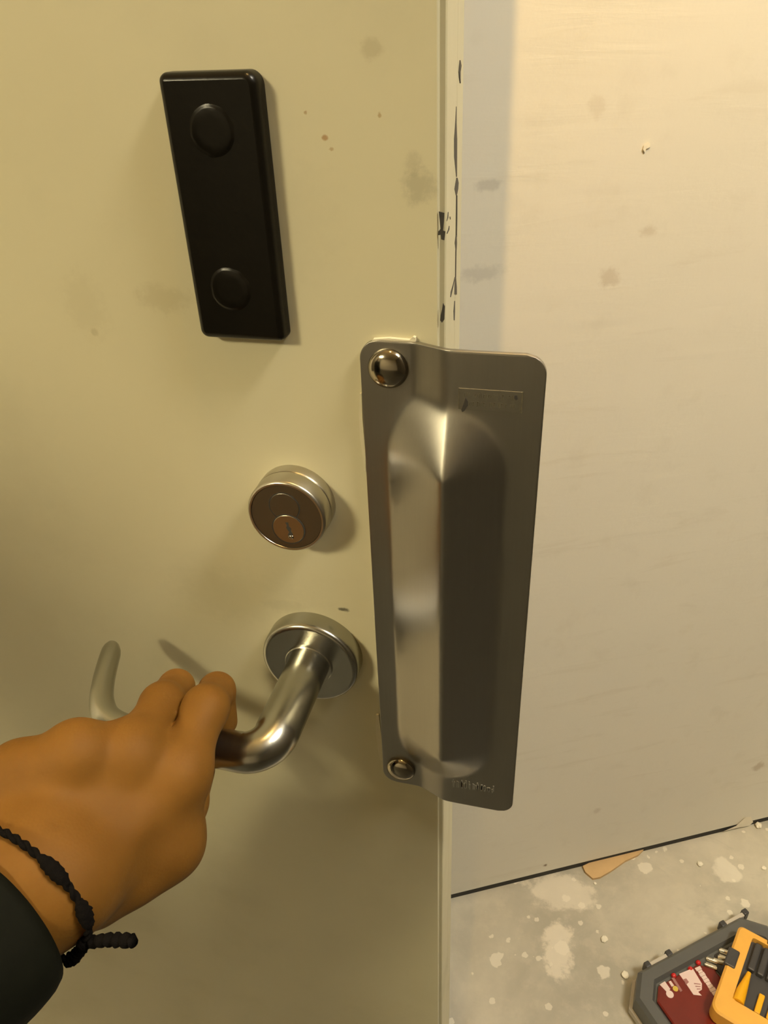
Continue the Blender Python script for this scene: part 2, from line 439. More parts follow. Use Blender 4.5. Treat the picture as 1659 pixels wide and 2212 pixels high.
# ------------------------------------------------------------------ the door
TH = 0.044
DOOR_W = 0.925
prof = [(-DOOR_W, 0.0), (-0.0032, 0.0), (-0.0028, 0.0004), (-0.0027, 0.0034), (-0.0006, 0.0036), (0.0, 0.0042),
        (0.0, 0.0272), (-0.0016, 0.0274), (-0.0016, 0.0284), (-0.0002, 0.0286), (-0.0002, TH - 0.0006), (-0.0008, TH), (-DOOR_W, TH)]
bm = bmesh.new(); add_prism(bm, prof, 0.012, 2.04)
door = tag(obj('door_1', bm, M_DOOR), 'cream painted steel door standing ajar, with scuffed edge', 'door', kind='structure')

# chipped paint along the edge and in the seam
rnd = random.Random(5)
def chip_front(pix, name='paint_chip'):
    pts = [on_door(x, y) for x, y in pix]
    bm = bmesh.new(); add_plate_xz(bm, [(p[0], p[2]) for p in pts], -0.00015, 0.0004)
    return obj(name, bm, M_CHIP, door)
chip_front([(948, 457), (960, 460), (959, 478), (957, 498), (962, 500), (960, 519), (953, 517), (952, 507), (946, 508), (947, 500), (952, 494), (950, 478)])
chip_front([(957, 655), (961, 662), (960, 690), (955, 697), (951, 692), (952, 680), (955, 668)])
def on_edge(px, py, x=0.0):
    r = RC @ np.array([px - CX, py - CY, F_PX])
    return CAM + r * ((x - CAM[0]) / r[0])
def chip_edge(pix):
    pts = [on_edge(x, y) for x, y in pix]
    bm = bmesh.new()
    a = [bm.verts.new((0.00012, min(max(p[1], 0.0044), TH - 0.0003), p[2])) for p in pts]
    b = [bm.verts.new((-0.0003, min(max(p[1], 0.0044), TH - 0.0003), p[2])) for p in pts]
    n = len(pts); bm.faces.new(a); bm.faces.new(b[::-1])
    for i in range(n): bm.faces.new((a[i], b[i], b[(i + 1) % n], a[(i + 1) % n]))
    bmesh.ops.recalc_face_normals(bm, faces=bm.faces)
    return obj('paint_chip', bm, M_CHIP, door)
def streak(pts, w):
    """irregular thin streak along pixel points with pixel half-widths"""
    l = [(x - ww, y) for (x, y), ww in zip(pts, w)]; r = [(x + ww, y) for (x, y), ww in zip(pts, w)]
    return chip_edge(l + r[::-1])
streak([(994, 130), (994.5, 142), (993, 155), (993.5, 168), (994.5, 180)], [0.4, 2.2, 1.6, 1.2, 0.3])
streak([(985.5, 230), (984.5, 265), (984, 300), (984, 340), (986, 382)], [0.3, 1.2, 3.2, 3.0, 0.8])
streak([(987, 384), (987, 395), (985.5, 408), (985.5, 422)], [1.2, 3.4, 4.0, 1.0])
streak([(987, 422), (986.6, 470), (986, 512)], [0.7, 1.0, 0.8])
streak([(985, 508), (984.5, 525), (985, 545)], [1.0, 2.4, 0.6])
streak([(985, 545), (984.6, 575), (984, 600)], [0.6, 0.6, 0.9])
streak([(983, 598), (979, 615), (975, 630), (973, 642)], [0.9, 1.0, 1.6, 0.6])
streak([(984, 600), (984, 620), (984, 636)], [0.8, 2.4, 2.6])
streak([(982, 650), (981, 672), (981, 692)], [0.6, 1.6, 0.9])
streak([(964, 478), (967, 470), (968, 458)], [0.8, 1.0, 0.5])
streak([(965, 505), (969, 496), (970, 488)], [0.9, 1.3, 0.5])
streak([(972, 468), (972.5, 474)], [0.8, 0.6])

# --- black cover plate
CP_OFF = 0.009
def rounded_rect(x0, x1, z0, z1, rs, n=8):
    pts = []
    for (cx, cz, a0, r) in ((x1 - rs[0], z1 - rs[0], 0, rs[0]), (x0 + rs[1], z1 - rs[1], 90, rs[1]), (x0 + rs[2], z0 + rs[2], 180, rs[2]), (x1 - rs[3], z0 + rs[3], 270, rs[3])):
        for k in range(n + 1):
            a = math.radians(a0 + 90 * k / n); pts.append((cx + r * math.cos(a), cz + r * math.sin(a)))
    return pts
cp = [on_door(*p, CP_OFF) for p in ((343, 158), (558, 150), (424, 731), (607, 741))]
cx0 = (cp[0][0] + cp[2][0]) / 2; cx1 = (cp[1][0] + cp[3][0]) / 2
cz1 = (cp[0][2] + cp[1][2]) / 2; cz0 = (cp[2][2] + cp[3][2]) / 2
bm = bmesh.new()
def loft_plate(bm, outline, centre, layers):
    """layers: (inset, off)"""
    rings = []
    c = Vector((centre[0], 0, centre[1]))
    nn = len(outline)
    for ins, off in layers:
        ring = []
        for i, p in enumerate(outline):
            a = Vector(outline[i - 1]); b = Vector(outline[(i + 1) % nn]); t = (b - a).normalized()
            nrm = Vector((-t.y, t.x))
            q = Vector(p) + nrm * ins
            ring.append(bm.verts.new((q.x, -off, q.y)))
        rings.append(ring)
    for a, b in zip(rings[:-1], rings[1:]):
        for i in range(nn): bm.faces.new((a[i], a[(i + 1) % nn], b[(i + 1) % nn], b[i]))
    bm.faces.new(rings[-1]); bm.faces.new(rings[0][::-1])
    bmesh.ops.recalc_face_normals(bm, faces=bm.faces)
out = rounded_rect(cx0, cx1, cz0, cz1, (0.0055, 0.0035, 0.004, 0.003))
loft_plate(bm, out, ((cx0 + cx1) / 2, (cz0 + cz1) / 2), [(0, 0.0), (0, CP_OFF - 0.0035), (0.0004, CP_OFF - 0.002), (0.0013, CP_OFF - 0.0008), (0.0026, CP_OFF - 0.0001), (0.0030, CP_OFF)])
plate = tag(autosmooth(obj('cover_plate', bm, M_BLACK, door), 30), 'black painted rectangular cover plate high on the door')
for pg in plate.data.polygons:
    if len(pg.vertices) > 8: pg.use_smooth = False
for (px, py, r) in ((458, 283, 0.0088), (498, 625, 0.0088)):
    p = on_door(px, py, CP_OFF)
    bm = bmesh.new()
    add_lathe_y(bm, (p[0], p[2]), [(r + .0014, CP_OFF - .0001), (r + .0006, CP_OFF + .0001), (r, CP_OFF + .0004), (r - .0006, CP_OFF + .0006), (r * .6, CP_OFF + .00062), (0, CP_OFF + .00062)], 48)
    for v in bm.verts:
        k = noise.noise(Vector((v.co.x * 300, v.co.z * 300, 3.0)))
        v.co.x += k * 0.0005; v.co.z += k * 0.0005
    obj('bolt_head', bm, M_BLACK, plate, True)

# --- mortise cylinder
LC = (-0.0788, 1.300 - 0.2160)
R0 = 0.0214
cyl = tag(empty('lock_cylinder', (0, 0, 0), door), 'round satin lock cylinder with a keyhole')
bm = bmesh.new()
add_lathe_y(bm, LC, [(R0, 0.0), (R0, 0.0056), (R0 - .0003, 0.0062), (R0 - .0012, 0.0064), (R0 - .0014, 0.0064)], 96)
autosmooth(obj('collar', bm, M_CYL, cyl))
bm = bmesh.new()
add_lathe_y(bm, LC, [(R0 - .0016, 0.0050), (R0 - .0008, 0.0066), (R0 - .0002, 0.0072), (R0 - .0002, 0.0160), (R0 - .0006, 0.0167), (R0 - .0013, 0.0172), (R0 - .0022, 0.0172), (R0 - .0023, 0.0170)], 96)
autosmooth(obj('cylinder_ring', bm, M_CYL, cyl))
bm = bmesh.new(); FY = 0.0168
add_lathe_y(bm, LC, [(R0 - .0021, 0.006), (R0 - .0021, FY - .0003), (R0 - .0025, FY), (0, FY)], 96)
autosmooth(obj('face_disc', bm, M_CYLFACE, cyl))
# interchangeable core: two overlapping round lobes with a fine gap round them
c_up = (LC[0] - 0.0003, LC[1] + 0.0062); c_lo = (LC[0] + 0.0006, LC[1] - 0.0072)
def lobe(c, r, y0, y1, mat, name, groove):
    bm = bmesh.new(); add_lathe_y(bm, c, [(r + 0.0004, y0), (r + 0.0004, y1 + .00004), (r - .00005, y1 + .00004)], 64)
    autosmooth(obj('core_gap', bm, M_DARK, cyl)) if groove else bm.free()
    bm = bmesh.new(); add_lathe_y(bm, c, [(r, y0), (r, y1 - .0001), (r - .0003, y1 + .00015), (0, y1 + .00015)], 64)
    return autosmooth(obj(name, bm, mat, cyl))
lobe(c_up, 0.0080, 0.010, FY + .0001, M_CYLFACE, 'core', True)
lobe(c_lo, 0.0086, 0.010, FY + .0004, M_PLUG, 'plug', True)
kz = FY + .0004 + .00016
key = [(-.0012, .0042), (.0004, .0044), (.0006, .0020), (.0016, .0006), (.0014, -.0010), (.0021, -.0022), (.0020, -.0052), (-.0002, -.0054), (-.0006, -.0030), (.0003, -.0016), (-.0004, -.0002), (-.0010, .0010), (-.0006, .0024)]
bm = bmesh.new(); add_plate_xz(bm, [(c_lo[0] + x, c_lo[1] + z) for x, z in key], -kz - .0001, -kz + .0004)
obj('keyway', bm, M_DARK, cyl)
bm = bmesh.new()
bmesh.ops.create_uvsphere(bm, u_segments=16, v_segments=10, radius=1.0, matrix=Matrix.Translation((c_lo[0] + .0010, -kz, c_lo[1] - .0046)) @ Matrix.Diagonal((.0016, .0007, .0012, 1)))
obj('key_stop', bm, M_BOLT, cyl, True)

# --- lever handle
RCN = (-0.0780, 0.9775)
RR = 0.0296
handle = tag(empty('door_handle', (0, 0, 0), door), 'satin lever handle with curled return on a round rose')
bm = bmesh.new()
add_lathe_y(bm, RCN, [(RR, 0.0), (RR, 0.0095), (RR - .0005, 0.0112), (RR - .0016, 0.0122), (RR - .003, 0.0124), (RR - .0034, 0.0124), (0.0138, 0.0124), (0, .0124)], 96)
autosmooth(obj('rose', bm, M_LEVER, handle), 50)
bm = bmesh.new()
add_lathe_y(bm, RCN, [(0.0145, 0.0122), (0.0145, 0.0134), (0.0140, 0.0139), (0.0121, 0.0139)], 64)
autosmooth(obj('bushing', bm, M_LEVER, handle))
LP, LZ, LR = 0.0800, 0.9750, 0.0106
def lever_path():
    pts, rad, flat = [], [], []
    x0, z0 = RCN
    rb = 0.0145
    for k in range(9):
        t = k / 8; off = 0.012 + t * (LP - rb - 0.012)
        pts.append((x0, -off, z0)); rad.append(0.0122)
    for k in range(1, 13):
        a = math.radians(90 * k / 12)
        pts.append((x0 - rb * (1 - math.cos(a)), -(LP - rb + rb * math.sin(a)), z0 + (LZ - z0) * k / 12)); rad.append(0.0122 + (LR - 0.0122) * k / 12)
    for k in range(1, 10):
        t = k / 9
        pts.append((x0 - rb - t * 0.0585, -LP, LZ)); rad.append(LR * (1 - 0.12 * t))
    flat = [(1, 1)] * len(pts)
    xe = x0 - rb - 0.0585
    # the return: curls back towards the door and a little upward
    ctrl = [(xe, -LP, LZ), (xe - 0.013, -LP + .0008, LZ + .0005), (xe - 0.0245, -LP + .0055, LZ + .0015), (xe - 0.0325, -LP + .0145, LZ + .0030), (xe - 0.0380, -LP + .0260, LZ + .0050), (xe - 0.0430, -LP + .0405, LZ + .0068), (xe - .0475, -LP + .0555, LZ + .0080)]
    c = catmull(ctrl, 6)[1:]
    for i, p in enumerate(c):
        t = (i + 1) / len(c)
        pts.append(tuple(p))
        r = LR * (0.88 - 0.24 * t)
        if t > 0.90: r *= math.sqrt(max(0.02, 1 - ((t - 0.90) / 0.102) ** 2))
        rad.append(r)
        w = min(1, t * 1.6)
        flat.append((1 - 0.20 * w, 1 + 0.02 * w))
    return pts, rad, flat
bm = bmesh.new()
lp, lr, lf = lever_path()
add_tube(bm, lp, lr, 40, lf)
autosmooth(obj('lever', bm, M_LEVER, handle), 60)

# --- latch guard: pressed steel plate, flange on the door, step, flange over the edge, pointed bulge
GX0, GX1, GZ1, GZ0 = -0.0387, 0.0463, 1.300 - 0.1240, 1.300 - 0.4265
GT, GOFF1, GOFF2 = 0.0026, 0.0030, 0.0108
KN0, KN1 = -0.0137, 0.0028
BX0, BX1, BZ1, BZ0, BH = -0.0275, 0.0310, 1.300 - 0.1530, 1.300 - 0.4020, 0.0142
BXR = 0.0034                                   # the ridge of the bulge
def guard_off(x, z):
    f = lambda u, w: 0.5 * (u + math.sqrt(u * u + w * w))
    t = (x - KN0) / (KN1 - KN0)
    base = GOFF1 + (GOFF2 - GOFF1) * (f(t, 0.16) - f(t - 1, 0.16))
    # bulge: two flat facets meeting in a soft ridge, rounded ends
    wl_, wr_ = BXR - BX0, BX1 - BXR
    xn = (BXR - x) / wl_ if x < BXR else (x - BXR) / wr_
    rt, rb_ = 0.0300, 0.0300
    zt, zb = BZ1 - rt, BZ0 + rb_
    zn = max(0.0, z - zt) / rt if z > zt else max(0.0, zb - z) / rb_
    rr = math.sqrt(xn * xn + zn * zn + 0.08 ** 2)
    u = 1.0 - rr
    bl_ = GOFF1 + (GOFF2 - GOFF1) * min(1.0, max(0.0, (x - BX0) / wl_))
    roof = bl_ + BH * u
    k = 0.0011
    return base + f(roof - base, k)
def build_guard():
    nx, nz = 96, 260
    rc = 0.0092
    bm = bmesh.new()
    vs = {}
    for j in range(nz + 1):
        z = GZ0 + (GZ1 - GZ0) * j / nz
        # rounded corners shrink the row's reach
        e = 0.0
        dz = min(z - GZ0, GZ1 - z)
        ins = rc - math.sqrt(max(0, rc * rc - (rc - dz) ** 2)) if dz < rc else 0.0
        for i in range(nx + 1):
            x = (GX0 + ins) + (GX1 - GX0 - 2 * ins) * i / nx
            vs[i, j] = bm.verts.new((x, -guard_off(x, z), z))
    for j in range(nz):
        for i in range(nx):
            bm.faces.new((vs[i, j], vs[i + 1, j], vs[i + 1, j + 1], vs[i, j + 1]))
    bmesh.ops.recalc_face_normals(bm, faces=bm.faces)
    return bm
bm = build_guard()
bm.normal_update()
if sum(f.normal.y for f in bm.faces) > 0:
    bmesh.ops.reverse_faces(bm, faces=bm.faces)
guard = tag(obj('latch_guard', bm, M_GUARD, door, True), 'long stainless latch guard with a pointed bulge, bolted over the door edge')
md = guard.modifiers.new('thickness', 'SOLIDIFY'); md.thickness = GT; md.offset = -1; md.use_even_offset = False
md = guard.modifiers.new('edge', 'BEVEL'); md.width = 0.0004; md.segments = 2; md.limit_method = 'ANGLE'; md.angle_limit = math.radians(60)
for (px, py, r, h) in ((838, 797, 0.0095, 0.0052), (866, 1662, 0.0095, 0.0052)):
    p = on_door(px, py, GOFF1 + .001)
    prof_b = [(r, GOFF1 - .0002), (r, GOFF1 + .0007)] + [(r * math.cos(a), GOFF1 + .0007 + (h - .0007) * math.sin(a)) for a in [math.radians(9 * k) for k in range(1, 10)]] + [(0, GOFF1 + h)]
    bm = bmesh.new(); add_lathe_y(bm, (p[0], p[2]), prof_b, 64)
    obj('carriage_bolt', bm, M_BOLT, guard, True)['label'] = 'polished domed bolt head'
# stamped label frame with worn lettering
lt = [on_door(*p, GOFF2) for p in ((991, 835), (1127, 849), (1131, 894), (990, 881))]
lx0 = (lt[0][0] + lt[3][0]) / 2; lx1 = (lt[1][0] + lt[2][0]) / 2; lz1 = (lt[0][2] + lt[1][2]) / 2; lz0 = (lt[2][2] + lt[3][2]) / 2
M_LABEL = mat_steel('worn_label', (0.38, 0.36, 0.31), 0.36, (1, 1, 1), 0.1)
M_INK = mat_plain('worn_dark_print', (0.09, 0.075, 0.045), 0.6, var=0.4, scale=900)
bm = bmesh.new(); add_box(bm, (lx0, -GOFF2 - .00035, lz0), (lx1, -GOFF2 + .0003, lz1), 0.0001, 1)
lab = obj('label_plate', bm, M_LABEL, guard); lab['label'] = 'worn stamped label plate'
bm = bmesh.new()
fy = -GOFF2 - .00055
for a, b in (((lx0, lz0), (lx0 + .0004, lz1)), ((lx1 - .0006, lz0), (lx1, lz1))):
    add_box(bm, (a[0], fy, a[1]), (b[0], fy + .0003, b[1]))
w = lx1 - lx0; hh = lz1 - lz0
rnd = random.Random(11)
for row, (zc, dens) in enumerate(((0.70, 0.6), (0.30, 0.8))):
    u = 0.10
    while u < 0.90:
        cw = rnd.uniform(0.012, 0.03)
        if rnd.random() < dens:
            ch = rnd.uniform(0.12, 0.24) * hh
            zz = lz0 + hh * zc + rnd.uniform(-.02, .02) * hh
            x = lx0 + w * u
            add_box(bm, (x, fy + .0001, zz - ch / 2), (x + w * cw * 0.4, fy + .0003, zz + ch / 2))
            if rnd.random() < .5: add_box(bm, (x, fy + .0001, zz + ch * .3), (x + w * cw, fy + .0003, zz + ch * .5))
        u += cw + 0.012
obj('worn_lettering', bm, M_INK, guard)
for pix in ([(997, 884), (1003, 868), (1006, 858), (1011, 866), (1011, 875), (1004, 886), (999, 889)], [(1112, 853), (1117, 853), (1119, 861), (1115, 864), (1111, 859)]):
    pts = [on_door(x, y, GOFF2) for x, y in pix]
    bm = bmesh.new(); add_plate_xz(bm, [(p[0], p[2]) for p in pts], -GOFF2 - .0007, -GOFF2 - .0003)
    obj('scuff', bm, M_CHIP, guard)
# worn stamp at the foot of the plate
M_STAMP = mat_steel('scraped_stamp', (0.50, 0.48, 0.44), 0.5, (1, 1, 1), 0.1)
bm = bmesh.new()
rnd = random.Random(3)
for k in range(11):
    u = k / 10.5
    px = 979 + 88 * u; py = 1684 + 16 * u + 5
    p = on_door(px, py, GOFF2)
    hgt = 0.0078 - 0.0030 * u
    for q in range(2):
        xx = p[0] + rnd.uniform(-.0006, .0006); zz = p[2] + rnd.uniform(-.0009, .0005)
        add_box(bm, (xx, -GOFF2 - .00022, zz - hgt / 2), (xx + rnd.uniform(.0004, .0011), -GOFF2 + .0002, zz + hgt * rnd.uniform(.1, .5)))
    if k % 3 == 0: add_box(bm, (p[0] - .0008, -GOFF2 - .0002, p[2] - hgt * .1), (p[0] + .0012, -GOFF2 + .0002, p[2] + hgt * .1))
obj('worn_stamp', bm, M_STAMP, guard)
# dried paint clinging to the flange
def flake(pix, off0, off1, name='paint_flake'):
    pts = [on_door(x, y, off1) for x, y in pix]
    bm = bmesh.new(); add_plate_xz(bm, [(p[0], p[2]) for p in pts], -off1, -off0)
    return obj(name, bm, M_FLAKE, guard)
flake([(800, 741), (806, 733), (840, 731), (870, 734), (884, 735), (892, 728), (897, 730), (897, 741), (885, 743), (840, 741)], 0.0, 0.0022)
flake([(777, 850), (781, 850), (783, 905), (789, 980), (790, 1020), (786, 1016), (783, 985), (777, 940), (775, 900)], 0.0, 0.0012)
flake([(812, 1545), (818, 1545), (826, 1610), (831, 1660), (826, 1662), (818, 1630), (811, 1575)], 0.0, 0.0014)

# ------------------------------------------------------------------ hand (signed distance field, one continuous surface)
def A(*p): return np.array(p, float)
def P3(px, py, off): return on_door(px, py, off)
def sd_cone(p, a, b, ra, rb):
    """round cone between a and b"""
    ba = b - a; l2 = max(ba @ ba, 1e-10); rr = ra - rb; rr = math.copysign(min(abs(rr), 0.98 * math.sqrt(l2)), rr); rb = ra - rr; a2 = l2 - rr * rr; il2 = 1.0 / l2
    pa = p - a; y = pa @ ba; z = y - l2
    x2 = ((pa * l2 - y[..., None] * ba) ** 2).sum(-1)
    y2 = y * y * l2; z2 = z * z * l2
    k = np.sign(rr) * rr * rr * x2
    d = (np.sqrt(x2 * a2 * il2) + y * rr) * il2 - ra
    d = np.where(np.sign(z) * a2 * z2 > k, np.sqrt(x2 + z2) * il2 - rb, d)
    d = np.where(np.sign(y) * a2 * y2 < k, np.sqrt(x2 + y2) * il2 - ra, d)
    return d
def sd_ell(p, c, axes, r):
    q = (p - c) @ np.array(axes).T
    k0 = np.sqrt(((q / r) ** 2).sum(-1)); k1 = np.sqrt(((q / (np.array(r) ** 2)) ** 2).sum(-1)) + 1e-12
    return k0 * (k0 - 1.0) / k1
def smin(a, b, k):
    h = np.clip(0.5 + 0.5 * (b - a) / k, 0, 1)
    return b * (1 - h) + a * h - k * h * (1 - h)
def unit(v): return v / np.linalg.norm(v)

J = dict(
    i_mcp=P3(392, 1660, 0.117), i_pip=P3(444, 1530, 0.084),
    m_mcp=P3(288, 1622, 0.122), m_pip=P3(350, 1522, 0.084),
    r_mcp=P3(168, 1618, 0.134), r_dip=A(-0.1560, -0.0890, 0.9640), r_tip=A(-0.1480, -0.0960, 0.9480),
    p_mcp=P3(38, 1660, 0.147), p_dip=A(-0.1760, -0.1080, 0.9600), p_tip=A(-0.1660, -0.1060, 0.9460),
    t_cmc=P3(205, 1925, 0.162), t_mcp=P3(364, 1826, 0.135), t_ip=P3(399, 1735, 0.108), t_tip=P3(430, 1664, 0.080),
    w=P3(70, 1925, 0.183), fa=P3(-175, 2060, 0.208), elbow=A(-0.40, -0.37, 0.87))
for _k in 'im':                       # the two fingers hooked over the lever
    J[_k + '_dip'] = J[_k + '_pip'] + A(-0.0080, 0.0260, -0.0150); J[_k + '_tip'] = J[_k + '_pip'] + A(-0.0070, 0.0240, -0.0370)
J['r_pip'] = J['r_mcp'] + unit(A(-0.172, -0.098, 0.972) - J['r_mcp']) * 0.043
J['p_pip'] = J['p_mcp'] + unit(A(-0.196, -0.118, 0.965) - J['p_mcp']) * 0.036
LEV = [(A(*lp[i]), A(*lp[min(i + 4, len(lp) - 1)])) for i in range(8, len(lp) - 5, 4)]
def hand_sdf(p):
    g = {k: v for k, v in J.items()}
    wr = g['w']
    ax = unit(g['m_mcp'] - wr)                       # along the hand
    across = g['i_mcp'] - g['p_mcp']; across = unit(across - ax * (ax @ across))
    nrm = unit(np.cross(ax, across))
    if nrm[1] > 0: nrm = -nrm                        # back of the hand faces the camera
    # palm: four metacarpals, thinned flesh below
    d = None
    for k, r0, r1 in (('i', 0.0110, 0.0098), ('m', 0.0110, 0.0098), ('r', 0.0105, 0.0092), ('p', 0.0100, 0.0086)):
        a = wr + (g[k + '_mcp'] - wr) * 0.18 + across * {'i': .010, 'm': .003, 'r': -.004, 'p': -.010}[k]
        b = g[k + '_mcp'] - nrm * 0.004
        c = sd_cone(p, a, b, r0, r1)
        d = c if d is None else smin(d, c, 0.012)
    for k1, k2 in ('im', 'mr', 'rp'):
        d = smin(d, sd_cone(p, g[k1 + '_mcp'] - nrm * 0.0015 - ax * 0.003, g[k2 + '_mcp'] - nrm * 0.0015 - ax * 0.003, 0.0098, 0.0096), 0.010)
    pc = (g['i_mcp'] + g['p_mcp'] + g['m_mcp'] + g['r_mcp']) / 4 * 0.55 + wr * 0.45
    d = smin(d, sd_ell(p, pc - nrm * 0.008, (ax, across, nrm), (0.042, 0.036, 0.013)), 0.010)
    # thenar mass and web
    th = sd_cone(p, g['t_cmc'], g['t_mcp'], 0.0165, 0.0135)
    d = smin(d, th, 0.016)
    web = sd_cone(p, (g['t_mcp'] * .55 + g['t_cmc'] * .45), g['i_mcp'] - nrm * 0.008 - ax * 0.012, 0.0125, 0.0105)
    d = smin(d, web, 0.014)
    web2 = sd_cone(p, g['t_mcp'] * .9 + g['i_mcp'] * .1, g['i_mcp'] * .75 + g['t_mcp'] * .25 - nrm * 0.004, 0.0115, 0.0105)
    d = smin(d, web2, 0.014)
    # wrist and forearm
    wa = unit(np.cross(unit(wr - g['fa']), nrm)); 
    for s, r in ((-0.011, 0.0185), (0.0, 0.0195), (0.011, 0.0185)):
        f1 = sd_cone(p, wr + across * s + ax * 0.008, g['fa'] + across * s * 1.4, r, r + 0.004)
        d = smin(d, f1, 0.016)
    d = smin(d, sd_cone(p, g['fa'], g['elbow'], 0.033, 0.040), 0.012)
    palm = d
    out = None
    fr = dict(i=(0.0108, 0.0114, 0.0094, 0.0080), m=(0.0104, 0.0110, 0.0094, 0.0080), r=(0.0094, 0.0094, 0.0086, 0.0076), p=(0.0086, 0.0084, 0.0076, 0.0068))
    for k in 'imrp':
        a, b, c, t = (g[k + s] for s in ('_mcp', '_pip', '_dip', '_tip'))
        r = fr[k]
        f = sd_cone(p, a - nrm * 0.002, b, r[0], r[1])
        f = smin(f, sd_cone(p, b, c, r[1], r[2]), 0.004)
        f = smin(f, sd_cone(p, c, t, r[2], r[3]), 0.004)
        q = smin(palm, f, 0.012)
        # knuckle
        q = smin(q, np.sqrt(((p - a + nrm * 0.0010) ** 2).sum(-1)) - r[0] * 0.80, 0.010)
        out = q if out is None else np.minimum(out, q)
    t1 = sd_cone(p, g['t_mcp'], g['t_ip'], 0.0128, 0.0112)
    t1 = smin(t1, sd_cone(p, g['t_ip'], g['t_tip'], 0.0112, 0.0088), 0.005)
    q = smin(palm, t1, 0.012)
    out = np.minimum(out, q)
    # flesh gives way to the lever
    lev = None
    for i in range(6, len(LEV_PTS) - 1):
        c = sd_cone(p, LEV_PTS[i], LEV_PTS[i + 1] + 1e-6, LEV_R[i] + .0003, LEV_R[i + 1] + .00031)
        lev = c if lev is None else np.minimum(lev, c)
    return np.maximum(out, -lev)
LEV_PTS = [A(*lp[i]) for i in range(0, len(lp), 5)]; LEV_R = [lr[i] for i in range(0, len(lp), 5)]

def surface_nets(fn, lo, hi, h):
    n = np.ceil((np.array(hi) - np.array(lo)) / h).astype(int) + 1
    xs = [lo[i] + h * np.arange(n[i]) for i in range(3)]
    vol = np.empty(n, np.float32)
    B = 10
    for i in range(0, n[0], B):
        for j in range(0, n[1], B):
            for k in range(0, n[2], B):
                X, Y, Z = xs[0][i:i + B], xs[1][j:j + B], xs[2][k:k + B]
                c0 = np.array([X.mean(), Y.mean(), Z.mean()])
                d0 = float(fn(c0[None, :])[0])
                if abs(d0) > B * h * 1.25:
                    vol[i:i + B, j:j + B, k:k + B] = d0; continue
                g = np.stack(np.meshgrid(X, Y, Z, indexing='ij'), -1)
                vol[i:i + B, j:j + B, k:k + B] = fn(g)
    s = vol < 0
    c = [vol[i:n[0] - 1 + i, j:n[1] - 1 + j, k:n[2] - 1 + k] for i in (0, 1) for j in (0, 1) for k in (0, 1)]
    cs = np.stack([x < 0 for x in c], -1).sum(-1)
    act = (cs > 0) & (cs < 8)
    idx = -np.ones(act.shape, int); ids = np.argwhere(act); idx[act] = np.arange(len(ids))
    vals = np.stack([x[act] for x in c], -1)
    corners = np.array([(i, j, k) for i in (0, 1) for j in (0, 1) for k in (0, 1)], float)
    acc = np.zeros((len(ids), 3)); cnt = np.zeros(len(ids))
    for a in range(8):
        for b in range(a + 1, 8):
            if np.abs(corners[a] - corners[b]).sum() != 1: continue
            m = (vals[:, a] < 0) != (vals[:, b] < 0)
            t = vals[m, a] / (vals[m, a] - vals[m, b])
            acc[m] += corners[a] + t[:, None] * (corners[b] - corners[a]); cnt[m] += 1
    verts = np.array(lo) + (ids + acc / cnt[:, None]) * h
    quads = []
    for ax in range(3):
        u, v = [(1, 2), (2, 0), (0, 1)][ax]
        sl0 = [slice(None)] * 3; sl1 = [slice(None)] * 3
        sl0[ax] = slice(0, -1); sl1[ax] = slice(1, None)
        e = s[tuple(sl0)] != s[tuple(sl1)]
        pts = np.argwhere(e)
        ok = (pts[:, u] > 0) & (pts[:, v] > 0) & (pts[:, u] < n[u] - 1) & (pts[:, v] < n[v] - 1)
        pts = pts[ok]
        inside = s[tuple(pts.T)]
        def at(du, dv):
            q = pts.copy(); q[:, u] -= du; q[:, v] -= dv
            return idx[tuple(q.T)]
        qd = np.stack([at(1, 1), at(0, 1), at(0, 0), at(1, 0)], 1)
        qd[~inside] = qd[~inside][:, ::-1]
        quads.append(qd)
    return verts, np.concatenate(quads)

person = tag(empty('person', (-0.46, -0.42, 0.0)), 'person in a dark jacket sleeve pressing down on the lever handle', 'person')
hv, hq = surface_nets(hand_sdf, (-0.36, -0.27, 0.78), (-0.075, -0.030, 1.085), 0.0016)
me = bpy.data.meshes.new('hand')
me.from_pydata((hv - np.array(person.location)).tolist(), [], hq.tolist()); me.update()
me.polygons.foreach_set('use_smooth', [True] * len(me.polygons))
me.materials.append(M_SKIN)
hand = link(bpy.data.objects.new('hand', me), person)
hand['label'] = 'tan left hand with knuckles bent over the lever'
md = hand.modifiers.new('relax', 'SMOOTH'); md.factor = 0.5; md.iterations = 4

